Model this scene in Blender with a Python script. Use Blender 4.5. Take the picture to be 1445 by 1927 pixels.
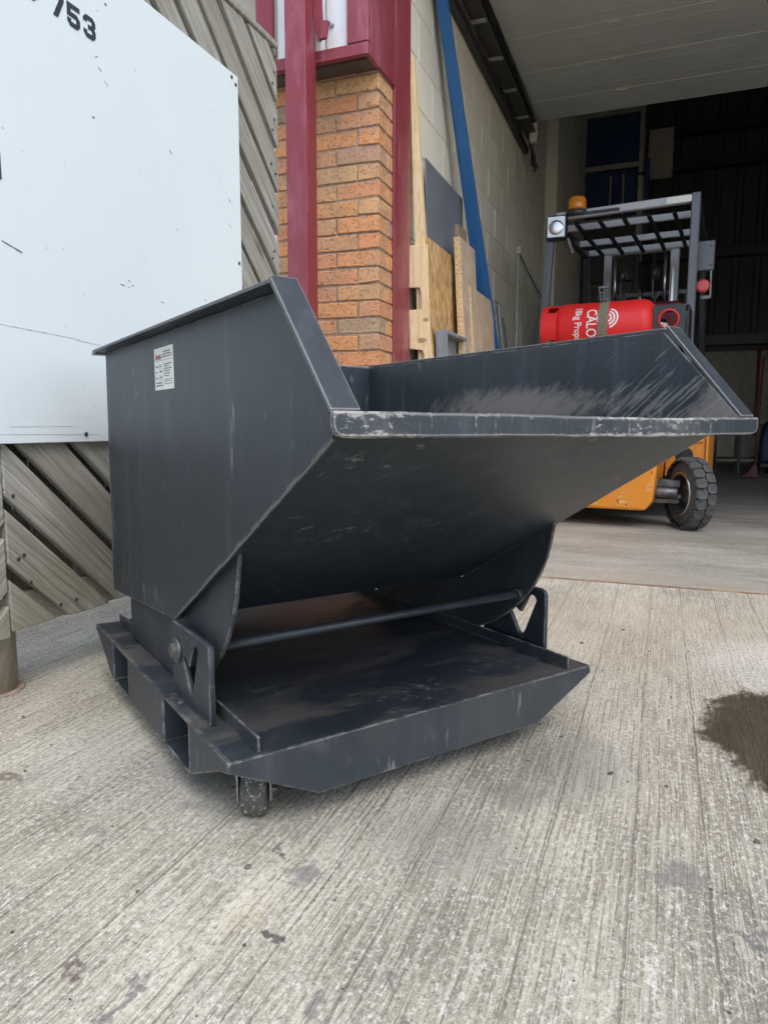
import bpy, bmesh, math, random
from mathutils import Vector, Matrix
R = math.radians
random.seed(7)
for o in list(bpy.data.objects):
    bpy.data.objects.remove(o, do_unlink=True)
scene = bpy.context.scene
COL = scene.collection

# ------------------------------------------------------------------ camera
CAM_H = 0.63
cd = bpy.data.cameras.new('camera')
cam = bpy.data.objects.new('camera', cd)
COL.objects.link(cam)
scene.camera = cam
cd.sensor_fit = 'HORIZONTAL'
cd.sensor_width = 36.0
cd.lens = 36.0 * 1336.0 / 1445.0
cd.clip_start = 0.02
cd.clip_end = 400.0
yaw, pitch, roll = R(21.3), R(6.95), R(0.1)
fw = Vector((-math.sin(yaw) * math.cos(pitch), math.cos(yaw) * math.cos(pitch), -math.sin(pitch)))
rt = Vector((math.cos(yaw), math.sin(yaw), 0))
up = rt.cross(fw)
rt2 = rt * math.cos(roll) + up * math.sin(roll)
up2 = up * math.cos(roll) - rt * math.sin(roll)
m = Matrix((rt2, up2, -fw)).transposed().to_4x4()
m.translation = Vector((0, 0, CAM_H))
cam.matrix_world = m

# ------------------------------------------------------------------ sky, sun, exposure
SUN_EL, SUN_AZ = R(58), R(135)          # azimuth measured clockwise from +Y: sun behind the camera, a little to the right
world = bpy.data.worlds.new('World')
scene.world = world
world.use_nodes = True
wn = world.node_tree
wn.nodes.clear()
sky = wn.nodes.new('ShaderNodeTexSky')
sky.sky_type = 'NISHITA'
sky.sun_disc = False
sky.sun_elevation = SUN_EL
sky.sun_rotation = SUN_AZ
sky.air_density = 1.0
sky.dust_density = 1.5
sky.ozone_density = 1.0
hs = wn.nodes.new('ShaderNodeHueSaturation')
hs.inputs['Saturation'].default_value = 0.72
bg = wn.nodes.new('ShaderNodeBackground')
bg.inputs['Strength'].default_value = 0.15
wo = wn.nodes.new('ShaderNodeOutputWorld')
wn.links.new(sky.outputs[0], hs.inputs['Color'])
wn.links.new(hs.outputs[0], bg.inputs['Color'])
wn.links.new(bg.outputs[0], wo.inputs['Surface'])
sd = bpy.data.lights.new('sun', 'SUN')
sd.energy = 1.0
sd.angle = R(50)
sd.color = (1.0, 0.985, 0.96)
sun = bpy.data.objects.new('sun', sd)
COL.objects.link(sun)
sdir = Vector((math.sin(SUN_AZ) * math.cos(SUN_EL), math.cos(SUN_AZ) * math.cos(SUN_EL), math.sin(SUN_EL)))
sun.rotation_euler = sdir.to_track_quat('Z', 'Y').to_euler()
sun.location = sdir * 30
vs = scene.view_settings
vs.view_transform = 'Standard'
vs.look = 'None'
vs.gamma = 1.0
vs.use_curve_mapping = False
vs.exposure = 1.06
cy = scene.cycles
cy.use_adaptive_sampling = True
cy.adaptive_threshold = 0.03
cy.max_bounces = 5
cy.diffuse_bounces = 4
cy.glossy_bounces = 2
cy.transmission_bounces = 3
cy.use_denoising = True
cy.caustics_reflective = False
cy.caustics_refractive = False

# ================================================================== helpers
def tag(o, label=None, cat=None, group=None, kind=None):
    if label: o['label'] = label
    if cat: o['category'] = cat
    if group: o['group'] = group
    if kind: o['kind'] = kind
    return o

def empty(name, loc=(0, 0, 0), rz=0.0, label=None, cat=None, group=None):
    o = bpy.data.objects.new(name, None)
    o.empty_display_size = 0.1
    COL.objects.link(o)
    o.location = loc
    o.rotation_euler = (0, 0, rz)
    return tag(o, label, cat, group)

def link(name, me, mat=None, parent=None, matrix=None):
    o = bpy.data.objects.new(name, me)
    COL.objects.link(o)
    if mat is not None and not me.materials:
        me.materials.append(mat)
    if parent is not None:
        o.parent = parent
    if matrix is not None:
        o.matrix_local = matrix
    return o

class MB:
    """collects faces of one mesh"""
    def __init__(s):
        s.v = []; s.f = []; s.sm = []
    def add(s, vs_, fs_, smooth=False):
        n = len(s.v)
        s.v += [tuple(p) for p in vs_]
        s.f += [tuple(i + n for i in f) for f in fs_]
        s.sm += [smooth] * len(fs_)
        return s
    def box(s, x0, x1, y0, y1, z0, z1, M=None):
        p = [(x0, y0, z0), (x1, y0, z0), (x1, y1, z0), (x0, y1, z0), (x0, y0, z1), (x1, y0, z1), (x1, y1, z1), (x0, y1, z1)]
        if M is not None: p = [M @ Vector(q) for q in p]
        return s.add(p, [(0, 3, 2, 1), (4, 5, 6, 7), (0, 1, 5, 4), (1, 2, 6, 5), (2, 3, 7, 6), (3, 0, 4, 7)])
    def prism(s, poly, a0, a1, axis='x', M=None):
        """poly of 2d points swept from a0 to a1; axis x: (y,z), axis y: (x,z), axis z: (x,y)"""
        def mk(a, p):
            return {'x': (a, p[0], p[1]), 'y': (p[0], a, p[1]), 'z': (p[0], p[1], a)}[axis]
        n = len(poly)
        vs_ = [mk(a0, p) for p in poly] + [mk(a1, p) for p in poly]
        if M is not None: vs_ = [M @ Vector(q) for q in vs_]
        fs_ = [tuple(range(n - 1, -1, -1)), tuple(range(n, 2 * n))]
        for i in range(n):
            j = (i + 1) % n
            fs_.append((i, j, j + n, i + n))
        return s.add(vs_, fs_)
    def bar(s, a, b, w, h, upv=(0, 0, 1)):
        a = Vector(a); b = Vector(b); d = b - a; L = d.length; d.normalize()
        u_ = Vector(upv); x = d.cross(u_)
        if x.length < 1e-5: x = d.cross(Vector((1, 0, 0)))
        x.normalize(); y = x.cross(d)
        M = Matrix((x, d, y)).transposed().to_4x4(); M.translation = a
        return s.box(-w / 2, w / 2, 0, L, -h / 2, h / 2, M)
    def cyl(s, a, b, r0, r1=None, n=20, caps=True):
        return s.lathe(a, b, [(0, r0), (1, r0 if r1 is None else r1)], n, caps, rel=True)
    def lathe(s, a, b, prof, n=24, caps=True, rel=False):
        a = Vector(a); b = Vector(b); d = b - a; L = d.length; d.normalize()
        x = d.orthogonal().normalized(); y = d.cross(x)
        vs_ = []; fs_ = []
        for t, r in prof:
            c = a + d * (t * L if rel else t)
            for k in range(n):
                an = 2 * math.pi * k / n
                vs_.append(c + x * (r * math.cos(an)) + y * (r * math.sin(an)))
        for i in range(len(prof) - 1):
            for k in range(n):
                k2 = (k + 1) % n
                fs_.append((i * n + k, i * n + k2, (i + 1) * n + k2, (i + 1) * n + k))
        s.add(vs_, fs_, True)
        if caps:
            m0 = len(s.v) - len(vs_)
            s.f.append(tuple(m0 + k for k in range(n - 1, -1, -1))); s.sm.append(False)
            q = m0 + (len(prof) - 1) * n
            s.f.append(tuple(q + k for k in range(n))); s.sm.append(False)
        return s
    def tube(s, pts, r, n=10):
        pts = [Vector(p) for p in pts]
        vs_ = []; fs_ = []
        prev = None
        for i, p in enumerate(pts):
            d = (pts[min(i + 1, len(pts) - 1)] - pts[max(i - 1, 0)]).normalized()
            x = d.orthogonal().normalized() if prev is None else (prev - d * prev.dot(d)).normalized()
            prev = x; y = d.cross(x)
            for k in range(n):
                an = 2 * math.pi * k / n
                vs_.append(p + x * (r * math.cos(an)) + y * (r * math.sin(an)))
        for i in range(len(pts) - 1):
            for k in range(n):
                k2 = (k + 1) % n
                fs_.append((i * n + k, i * n + k2, (i + 1) * n + k2, (i + 1) * n + k))
        s.add(vs_, fs_, True)
        return s
    def mesh(s, name, bevel=0.0, seg=1, ang=25):
        me = bpy.data.meshes.new(name)
        me.from_pydata([tuple(p) for p in s.v], [], s.f)
        bm = bmesh.new(); bm.from_mesh(me)
        for f, sm_ in zip(bm.faces, s.sm): f.smooth = sm_
        bmesh.ops.recalc_face_normals(bm, faces=bm.faces)
        if bevel > 0:
            ed = [e for e in bm.edges if len(e.link_faces) == 2 and e.calc_face_angle(0) > R(ang)]
            bmesh.ops.bevel(bm, geom=ed, offset=bevel, offset_type='OFFSET', segments=seg, profile=0.5, affect='EDGES', clamp_overlap=True)
        bm.to_mesh(me); bm.free()
        return me
    def build(s, name, mat, parent=None, bevel=0.0, seg=1, matrix=None):
        return link(name, s.mesh(name, bevel, seg), mat, parent, matrix)

def plate_mesh(name, loops, thick, bevel=0.0):
    """flat plate with holes: loops of 2d points (first is the outline), thickness centred on z"""
    cu = bpy.data.curves.new(name, 'CURVE')
    cu.dimensions = '2D'; cu.fill_mode = 'BOTH'; cu.extrude = thick / 2
    for lp in loops:
        sp = cu.splines.new('POLY')
        sp.points.add(len(lp) - 1)
        for p, q in zip(sp.points, lp): p.co = (q[0], q[1], 0, 1)
        sp.use_cyclic_u = True
    ob = bpy.data.objects.new('tmp', cu); COL.objects.link(ob)
    dg = bpy.context.evaluated_depsgraph_get()
    me = bpy.data.meshes.new_from_object(ob.evaluated_get(dg))
    bpy.data.objects.remove(ob, do_unlink=True); bpy.data.curves.remove(cu)
    me.name = name
    bm = bmesh.new(); bm.from_mesh(me)
    bmesh.ops.remove_doubles(bm, verts=bm.verts, dist=1e-5)
    bmesh.ops.dissolve_limit(bm, angle_limit=R(1), verts=bm.verts, edges=bm.edges)
    bmesh.ops.recalc_face_normals(bm, faces=bm.faces)
    if bevel > 0:
        ed = [e for e in bm.edges if len(e.link_faces) == 2 and e.calc_face_angle(0) > R(40)]
        bmesh.ops.bevel(bm, geom=ed, offset=bevel, offset_type='OFFSET', segments=1, profile=0.5, affect='EDGES', clamp_overlap=True)
    bm.to_mesh(me); bm.free()
    return me

def text_mesh(txt, size, align='LEFT'):
    cu = bpy.data.curves.new('lettering', 'FONT')
    cu.body = txt; cu.size = size; cu.align_x = align; cu.offset = size * 0.012
    ob = bpy.data.objects.new('tmp', cu); COL.objects.link(ob)
    dg = bpy.context.evaluated_depsgraph_get()
    me = bpy.data.meshes.new_from_object(ob.evaluated_get(dg))
    bpy.data.objects.remove(ob, do_unlink=True); bpy.data.curves.remove(cu)
    bm = bmesh.new(); bm.from_mesh(me)
    bmesh.ops.remove_doubles(bm, verts=bm.verts, dist=1e-6)
    bmesh.ops.triangulate(bm, faces=bm.faces)
    bmesh.ops.subdivide_edges(bm, edges=bm.edges, cuts=2, use_grid_fill=True)
    bm.to_mesh(me); bm.free()
    return me

# ------------------------------------------------------------------ node helpers
class NT:
    def __init__(s, name):
        s.m = bpy.data.materials.new(name); s.m.use_nodes = True
        s.t = s.m.node_tree; s.t.nodes.clear()
        s.out = s.t.nodes.new('ShaderNodeOutputMaterial')
        s.b = s.t.nodes.new('ShaderNodeBsdfPrincipled')
        s.t.links.new(s.b.outputs[0], s.out.inputs['Surface'])
    def n(s, kind, **kw):
        nd = s.t.nodes.new(kind)
        for k, v in kw.items(): setattr(nd, k, v)
        return nd
    def put(s, sock, v):
        if hasattr(v, 'is_linked') or isinstance(v, bpy.types.NodeSocket): s.t.links.new(v, sock)
        elif v is not None:
            if isinstance(v, (tuple, list)) and len(v) == 3 and sock.type == 'RGBA': v = (*v, 1)
            sock.default_value = v
    def pos(s): return s.n('ShaderNodeNewGeometry').outputs['Position']
    def obj(s): return s.n('ShaderNodeTexCoord').outputs['Object']
    def rnd(s): return s.n('ShaderNodeObjectInfo').outputs['Random']
    def map(s, vec, scale=(1, 1, 1), loc=(0, 0, 0), rot=(0, 0, 0)):
        nd = s.n('ShaderNodeMapping')
        s.put(nd.inputs['Vector'], vec); nd.inputs['Scale'].default_value = scale
        s.put(nd.inputs['Location'], loc); nd.inputs['Rotation'].default_value = rot
        return nd.outputs[0]
    def noise(s, vec, scale=5, detail=4, rough=0.55, dist=0.0):
        nd = s.n('ShaderNodeTexNoise')
        s.put(nd.inputs['Vector'], vec)
        nd.inputs['Scale'].default_value = scale; nd.inputs['Detail'].default_value = detail
        nd.inputs['Roughness'].default_value = rough; nd.inputs['Distortion'].default_value = dist
        return nd.outputs['Fac']
    def noisec(s, vec, scale=5, detail=2):
        nd = s.n('ShaderNodeTexNoise')
        s.put(nd.inputs['Vector'], vec)
        nd.inputs['Scale'].default_value = scale; nd.inputs['Detail'].default_value = detail
        return nd.outputs['Color']
    def voro(s, vec, scale=5, feature='F1', out='Distance'):
        nd = s.n('ShaderNodeTexVoronoi', feature=feature)
        s.put(nd.inputs['Vector'], vec); nd.inputs['Scale'].default_value = scale
        return nd.outputs[out]
    def math(s, op, a, b=None, c=None, clamp=False):
        nd = s.n('ShaderNodeMath', operation=op, use_clamp=clamp)
        s.put(nd.inputs[0], a)
        if b is not None: s.put(nd.inputs[1], b)
        if c is not None: s.put(nd.inputs[2], c)
        return nd.outputs[0]
    def vm(s, op, a, b=None, k=None):
        nd = s.n('ShaderNodeVectorMath', operation=op)
        if k is not None: nd.inputs[3].default_value = k
        s.put(nd.inputs[0], a)
        if b is not None: s.put(nd.inputs[1], b)
        return nd.outputs['Value'] if op in ('LENGTH', 'DISTANCE', 'DOT_PRODUCT') else nd.outputs['Vector']
    def sep(s, vec):
        nd = s.n('ShaderNodeSeparateXYZ'); s.put(nd.inputs[0], vec); return nd.outputs
    def comb(s, x=0.0, y=0.0, z=0.0):
        nd = s.n('ShaderNodeCombineXYZ')
        for i, q in enumerate((x, y, z)): s.put(nd.inputs[i], q)
        return nd.outputs[0]
    def step(s, v, a, b):
        nd = s.n('ShaderNodeMapRange', interpolation_type='SMOOTHSTEP')
        s.put(nd.inputs['Value'], v); nd.inputs['From Min'].default_value = a; nd.inputs['From Max'].default_value = b
        return nd.outputs[0]
    def ramp(s, fac, stops):
        nd = s.n('ShaderNodeValToRGB'); s.put(nd.inputs[0], fac)
        e = nd.color_ramp.elements
        while len(e) < len(stops): e.new(0.5)
        for q, (p, c) in zip(e, stops): q.position = p; q.color = (*c, 1)
        return nd.outputs[0]
    def mix(s, fac, a, b, mode='MIX'):
        nd = s.n('ShaderNodeMix', data_type='RGBA', blend_type=mode)
        s.put(nd.inputs[0], fac); s.put(nd.inputs[6], a); s.put(nd.inputs[7], b)
        return nd.outputs[2]
    def bump(s, h, strength=0.3, dist=0.01, normal=None):
        nd = s.n('ShaderNodeBump'); s.put(nd.inputs['Height'], h)
        nd.inputs['Strength'].default_value = strength; nd.inputs['Distance'].default_value = dist
        if normal is not None: s.put(nd.inputs['Normal'], normal)
        s.t.links.new(nd.outputs[0], s.b.inputs['Normal'])
        return nd.outputs[0]
    def edge(s, radius=0.004, lo=0.02, hi=0.12):
        be = s.n('ShaderNodeBevel', samples=4); be.inputs['Radius'].default_value = radius
        g = s.n('ShaderNodeNewGeometry')
        d = s.vm('DOT_PRODUCT', be.outputs[0], g.outputs['Normal'])
        return s.step(s.math('SUBTRACT', 1.0, d), lo, hi)
    def set(s, color=None, rough=None, metal=None, spec=None, **kw):
        if color is not None: s.put(s.b.inputs['Base Color'], color)
        if rough is not None: s.put(s.b.inputs['Roughness'], rough)
        if metal is not None: s.put(s.b.inputs['Metallic'], metal)
        if spec is not None: s.put(s.b.inputs['Specular IOR Level'], spec)
        for k, v in kw.items(): s.put(s.b.inputs[k], v)
        return s.m

# ================================================================== materials
def simple(name, col, rough=0.5, metal=0.0, var=0.12, scale=6.0, bump=0.0, bscale=80):
    t = NT(name); p = t.obj()
    k = t.noise(p, scale, 5, 0.6)
    c = t.mix(t.step(k, 0.3, 0.7), tuple(q * (1 - var) for q in col), tuple(min(1, q * (1 + var)) for q in col))
    if bump: t.bump(t.noise(p, bscale, 3), bump, 0.003)
    rr = t.math('ADD', t.math('MULTIPLY', k, 0.2), rough - 0.1)
    return t.set(c, rr, metal)

def mat_skip(name, wear=0.0, dirt=0.0, scratch=False, edge=0.6):
    t = NT(name); p = t.obj()
    base = (0.019, 0.026, 0.035)
    big = t.noise(p, 3.2, 4, 0.6)
    c = t.mix(t.step(big, 0.3, 0.75), base, (0.029, 0.037, 0.047))
    streak = t.noise(t.map(p, (26, 26, 2.2)), 1.0, 5, 0.65)
    c = t.mix(t.math('MULTIPLY', t.step(streak, 0.48, 0.76), 0.26 if not dirt else 0.18), c, (0.10, 0.116, 0.132))
    fine = t.noise(p, 160, 2, 0.5)
    c = t.mix(t.math('MULTIPLY', t.step(fine, 0.58, 0.8), 0.25), c, (0.12, 0.12, 0.12))
    sk1 = t.noise(t.map(p, (46, 46, 11)), 1.0, 5, 0.72)
    c = t.mix(t.math('MULTIPLY', t.step(t.math('ADD', sk1, t.math('MULTIPLY', t.noise(p, 5.5, 2), 0.5)), 0.89, 1.02), 0.55), c, (0.26, 0.27, 0.28))
    rough = t.math('ADD', 0.36, t.math('MULTIPLY', big, 0.22))
    bare = (0.43, 0.41, 0.385)
    if dirt:
        d1 = t.noise(t.map(p, (1.0, 2.6, 1)), 3.2, 6, 0.62, 0.6)
        dm = t.math('MULTIPLY', t.step(d1, 0.46, 0.66), dirt)
        c = t.mix(t.math('MULTIPLY', dm, 0.6), c, (0.098, 0.082, 0.066))
        d2 = t.noise(t.map(p, (1.2, 3.0, 1), (4, 2, 1)), 7.5, 6, 0.6, 0.5)
        c = t.mix(t.math('MULTIPLY', t.step(d2, 0.60, 0.72), dirt * 0.7), c, (0.15, 0.145, 0.14))
        rust = t.noise(p, 14, 5, 0.7)
        c = t.mix(t.math('MULTIPLY', t.step(rust, 0.64, 0.72), dirt * 0.8), c, (0.17, 0.085, 0.045))
        rough = t.math('ADD', rough, t.math('MULTIPLY', dm, 0.3), clamp=True)
    if scratch:
        # long dragging scratches running up towards the front of the side sheet, and a scoured patch low down
        xyz = t.sep(p)
        a = R(38)
        lng = t.math('ADD', t.math('MULTIPLY', xyz[1], math.cos(a)), t.math('MULTIPLY', xyz[2], -math.sin(a)))
        crs = t.math('ADD', t.math('MULTIPLY', xyz[1], math.sin(a)), t.math('MULTIPLY', xyz[2], math.cos(a)))
        sv = t.comb(t.math('MULTIPLY', lng, 7.0), t.math('MULTIPLY', crs, 130.0), 3.0)
        sc = t.noise(sv, 1.0, 4, 0.7)
        dfront = t.step(xyz[1], 0.30, -0.18)
        low = t.step(xyz[2], 0.79, 0.68)
        th = t.math('SUBTRACT', sc, t.math('SUBTRACT', 0.70, t.math('MULTIPLY', t.math('MULTIPLY', dfront, t.math('ADD', low, 0.45)), 0.13)))
        m1 = t.step(th, 0.0, 0.03)
        dx = t.math('DIVIDE', t.math('SUBTRACT', xyz[1], 0.20), 0.30)
        dz = t.math('DIVIDE', t.math('SUBTRACT', xyz[2], 0.672), 0.048)
        rr_ = t.math('SQRT', t.math('ADD', t.math('MULTIPLY', dx, dx), t.math('MULTIPLY', dz, dz)))
        pn = t.noise(t.comb(t.math('MULTIPLY', lng, 16.0), t.math('MULTIPLY', crs, 48.0), 9.0), 1.0, 8, 0.82)
        patch = t.step(t.math('SUBTRACT', t.math('ADD', pn, t.math('MULTIPLY', t.step(rr_, 1.8, 0.0), 0.50)), 0.68), 0.0, 0.30)
        edgeband = t.math('MULTIPLY', t.step(t.math('ADD', t.math('ADD', xyz[1], t.math('MULTIPLY', xyz[2], 0.9)), t.math('MULTIPLY', t.noise(p, 40, 4), 0.10)), 0.445, 0.395), t.step(xyz[1], -0.08, -0.15))
        c = t.mix(t.math('MULTIPLY', m1, 0.55), c, (0.26, 0.25, 0.24))
        c = t.mix(t.math('MULTIPLY', patch, 0.75), c, (0.26, 0.232, 0.205))
        c = t.mix(t.math('MULTIPLY', edgeband, 0.75), c, (0.24, 0.215, 0.19))
        rustb = t.math('MULTIPLY', t.step(xyz[1], 0.45, 0.62), t.step(t.noise(t.map(p, (1, 30, 3)), 1.0, 4), 0.52, 0.70))
        c = t.mix(t.math('MULTIPLY', rustb, 0.5), c, (0.14, 0.10, 0.075))
    if wear:
        zz_ = t.sep(p)[2]; uu_ = t.sep(p)[0]
        w1 = t.noise(t.map(p, (60, 60, 150)), 1.0, 6, 0.8, 0.3)
        w2 = t.noise(t.map(p, (6, 6, 6)), 1.0, 3, 0.6)
        ends = t.math('ADD', t.step(uu_, 0.16, 0.03), t.math('MULTIPLY', t.step(t.math('ABSOLUTE', t.math('SUBTRACT', uu_, 0.46)), 0.16, 0.02), 0.7))
        rim = t.math('ADD', t.step(zz_, 0.636, 0.6415), t.step(zz_, 0.6235, 0.6185))
        q_ = t.math('ADD', t.math('ADD', w1, t.math('MULTIPLY', w2, 0.42)), t.math('ADD', t.math('MULTIPLY', ends, 0.10), t.math('MULTIPLY', rim, 0.10)))
        wm = t.step(q_, 0.83, 0.90)
        dusty = t.math('MULTIPLY', t.step(t.math('ADD', w2, t.math('MULTIPLY', ends, 0.12)), 0.48, 0.74), 0.42)
        c = t.mix(dusty, c, (0.155, 0.157, 0.156))
        c = t.mix(t.math('MULTIPLY', wm, 0.72), c, (0.42, 0.40, 0.37))
        v1 = t.noise(t.map(p, (230, 230, 8)), 1.0, 4, 0.7)
        c = t.mix(t.math('MULTIPLY', t.math('MULTIPLY', t.step(v1, 0.58, 0.68), t.step(w1, 0.46, 0.58)), 0.75), c, (0.52, 0.50, 0.47))
        c = t.mix(t.math('MULTIPLY', t.step(v1, 0.36, 0.28), 0.5), c, (0.02, 0.022, 0.026))
    if edge:
        en = t.noise(p, 24, 6, 0.8)
        em = t.math('MULTIPLY', t.edge(0.0035, 0.01, 0.10), t.step(en, 0.50 - edge * 0.12, 0.66 - edge * 0.12))
        c = t.mix(t.math('MULTIPLY', em, 0.8), c, bare)
    dent = t.noise(p, 3.4, 2, 0.5)
    t.bump(t.math('ADD', t.math('MULTIPLY', fine, 0.02), dent), 0.30, 0.022)
    return t.set(c, rough, 0.0, 0.6)

def mat_concrete(name, inside=False):
    t = NT(name); p = t.pos()
    def n2(vec, scale=1.0, detail=2, rough=0.6, color=False):
        nd = t.n('ShaderNodeTexNoise', noise_dimensions='2D')
        t.put(nd.inputs['Vector'], vec)
        nd.inputs['Scale'].default_value = scale; nd.inputs['Detail'].default_value = detail; nd.inputs['Roughness'].default_value = rough
        return nd.outputs['Color'] if color else nd.outputs['Fac']
    xyz = t.sep(p)
    mid = n2(t.map(p, (1.3, 0.75, 1)), 24, 4, 0.70)
    grain = n2(t.map(p, (1.2, 0.85, 1)), 110, 3, 0.80)
    speck = n2(p, 310, 1, 0.6)
    if inside: tone = t.ramp(n2(t.map(p, (1.2, 3.2, 1)), 1.0, 5, 0.66), [(0.28, (0.215, 0.207, 0.178)), (0.5, (0.30, 0.29, 0.25)), (0.72, (0.40, 0.388, 0.34))])
    else: tone = t.ramp(n2(t.map(p, (1.9, 1.0, 1)), 1.7, 5, 0.68), [(0.28, (0.245, 0.222, 0.172)), (0.42, (0.335, 0.305, 0.236)), (0.56, (0.425, 0.390, 0.305)), (0.70, (0.54, 0.50, 0.40))])
    c = t.mix(t.math('MULTIPLY', t.step(mid, 0.52, 0.72), 0.35), tone, (0.50, 0.475, 0.435))
    c = t.mix(t.math('MULTIPLY', t.step(mid, 0.46, 0.28), 0.40), c, (0.21, 0.195, 0.175))
    c = t.mix(t.math('MULTIPLY', t.step(grain, 0.55, 0.66), 0.50 if not inside else .2), c, (0.74, 0.70, 0.575))
    c = t.mix(t.math('MULTIPLY', t.step(grain, 0.45, 0.33), 0.56 if not inside else .25), c, (0.130, 0.115, 0.093))
    c = t.mix(t.math('MULTIPLY', t.step(speck, 0.64, 0.74), 0.45), c, (0.74, 0.72, 0.67))
    c = t.mix(t.math('MULTIPLY', t.step(speck, 0.34, 0.24), 0.6), c, (0.09, 0.08, 0.07))
    if not inside:
        wob = t.math('ADD', t.math('MULTIPLY', mid, 0.006), t.math('MULTIPLY', n2(p, 3.0, 1), 0.008))
        gx = t.math('ADD', t.math('ADD', xyz[0], wob), t.math('MULTIPLY', grain, 0.0022))
        # brushed tines, running towards the doorway
        f1 = n2(t.comb(t.math('MULTIPLY', gx, 190.0), t.math('MULTIPLY', xyz[1], 6.0), 0.0), 1.0, 2, 0.6)
        def v1(w, feature='DISTANCE_TO_EDGE'):
            nd = t.n('ShaderNodeTexVoronoi', feature=feature, voronoi_dimensions='1D')
            t.put(nd.inputs['W'], w); nd.inputs['Scale'].default_value = 1.0
            return nd.outputs['Distance']
        brk = t.step(n2(t.map(p, (34, 6, 1)), 1.0, 2, 0.7), 0.43, 0.55)
        f2 = v1(t.math('MULTIPLY', gx, 70.0))
        lm = t.math('MULTIPLY', t.step(f2, 0.11, 0.03), brk)
        l3 = t.math('MULTIPLY', t.step(v1(t.math('ADD', t.math('MULTIPLY', gx, 8.5), 7.3)), 0.022, 0.008), t.step(mid, 0.34, 0.48))
        c = t.mix(t.math('MULTIPLY', t.step(f1, 0.52, 0.64), 0.34), c, (0.66, 0.625, 0.53))
        c = t.mix(t.math('MULTIPLY', t.step(f1, 0.46, 0.34), 0.32), c, (0.20, 0.18, 0.145))
        # fine crazing
        vo = t.n('ShaderNodeTexVoronoi', feature='DISTANCE_TO_EDGE', voronoi_dimensions='2D')
        t.put(vo.inputs['Vector'], t.vm('ADD', p, t.comb(t.math('MULTIPLY', grain, 0.010), t.math('MULTIPLY', mid, 0.05), 0.0))); vo.inputs['Scale'].default_value = 62
        cr = t.math('MULTIPLY', t.step(vo.outputs['Distance'], 0.09, 0.02), t.step(mid, 0.45, 0.62))
        c = t.mix(t.math('MULTIPLY', cr, 0.42), c, (0.15, 0.132, 0.112))
        c = t.mix(t.math('MULTIPLY', lm, 0.50), c, (0.15, 0.128, 0.105))
        c = t.mix(t.math('MULTIPLY', l3, 0.55), c, (0.12, 0.10, 0.08))
        # pale ridges worn bare beside the deep tines
        rdg = t.math('MULTIPLY', t.step(f2, 0.30, 0.20), t.math('MULTIPLY', t.step(grain, 0.52, 0.60), t.step(mid, .44, .56)))
        c = t.mix(t.math('MULTIPLY', rdg, 0.62), c, (0.66, 0.64, 0.585))
        pn = t.vm('SCALE', t.vm('SUBTRACT', n2(p, 28, 4, 0.6, True), (0.5, 0.5, 0.5)), k=0.085)
        ps = t.vm('ADD', p, pn)
        for x, y, rx, ry, col, k in [(-0.417, 0.705, 0.013, 0.012, (0.07, 0.07, 0.07), .85), (-0.445, 0.829, 0.03, 0.028, (0.16, 0.16, 0.165), .6), (-0.616, 0.575, 0.010, 0.018, (0.09, 0.055, 0.06), .7),
                (-1.068, 0.885, 0.02, 0.014, (0.12, 0.09, 0.06), .75), (-0.70, 0.93, .03, .02, (.20, .19, .17), .65), (-0.33, 0.62, .02, .03, (.16, .155, .15), .65), (0.05, 1.02, .035, .03, (.18, .175, .17), .62), (-0.62, 0.70, .012, .09, (.62, .59, .50), .5), (0.02, 0.80, .006, .05, (.70, .68, .62), .62), (-0.505, 0.867, 0.008, 0.011, (0.09, 0.08, 0.07), .8), (-0.259, 0.697, 0.011, 0.010, (0.15, 0.15, 0.15), .7), (-0.206, 1.149, 0.05, 0.05, (0.17, 0.16, 0.15), .5),
                (0.134, 0.915, 0.016, 0.014, (0.13, 0.13, 0.13), .7), (-0.12, 1.29, 0.12, 0.14, (0.22, 0.21, 0.20), .4), (-0.525, 0.56, 0.008, 0.05, (0.15, 0.14, 0.15), .7), (-0.28, 0.98, 0.12, 0.10, (0.24, 0.225, 0.22), .4),
                (-0.487, 0.77, 0.018, 0.16, (0.66, 0.61, 0.49), .50), (-0.47, 0.73, 0.02, 0.05, (0.52, 0.41, 0.26), .32), (-0.90, 1.0, 0.30, 0.16, (0.58, 0.57, 0.53), .30), (-1.15, 1.45, 0.22, 0.16, (0.30, 0.30, 0.20), .45),
                (-0.75, 1.02, 0.10, 0.06, (0.22, 0.21, 0.20), .4), (0.02, 2.3, 0.7, 0.55, (0.42, 0.345, 0.26), .40), (0.3, 2.05, 0.22, 0.26, (0.64, 0.62, 0.58), .45), (-0.8, 0.8, .02, .02, (.13, .12, .11), .5), (-0.95, 0.93, .012, .01, (.1, .09, .08), .6)]:
            d = t.vm('LENGTH', t.vm('MULTIPLY', t.vm('SUBTRACT', ps, (x, y, 0)), (1 / rx, 1 / ry, 0)))
            c = t.mix(t.math('MULTIPLY', t.step(d, 1.25, 0.45), t.math('MULTIPLY', t.step(grain, 0.30, 0.55), k) if k < .6 else k), c, col)
        height = t.math('SUBTRACT', t.math('ADD', grain, t.math('MULTIPLY', f1, 0.5)), t.math('ADD', t.math('MULTIPLY', lm, 0.6), l3))
        t.bump(height, 0.45, 0.004)
        return t.set(c, 0.88, 0, 0.3)
    # power-floated slab inside: tyre-polished bands parallel to the threshold
    b1 = n2(t.map(p, (1.6, 5, 1)), 1.0, 5, 0.75)
    c = t.mix(t.math('MULTIPLY', t.step(b1, 0.45, 0.30), 0.40), c, (0.15, 0.14, 0.12))
    c = t.mix(t.math('MULTIPLY', t.step(b1, 0.56, 0.72), 0.40), c, (0.46, 0.435, 0.385))
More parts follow.
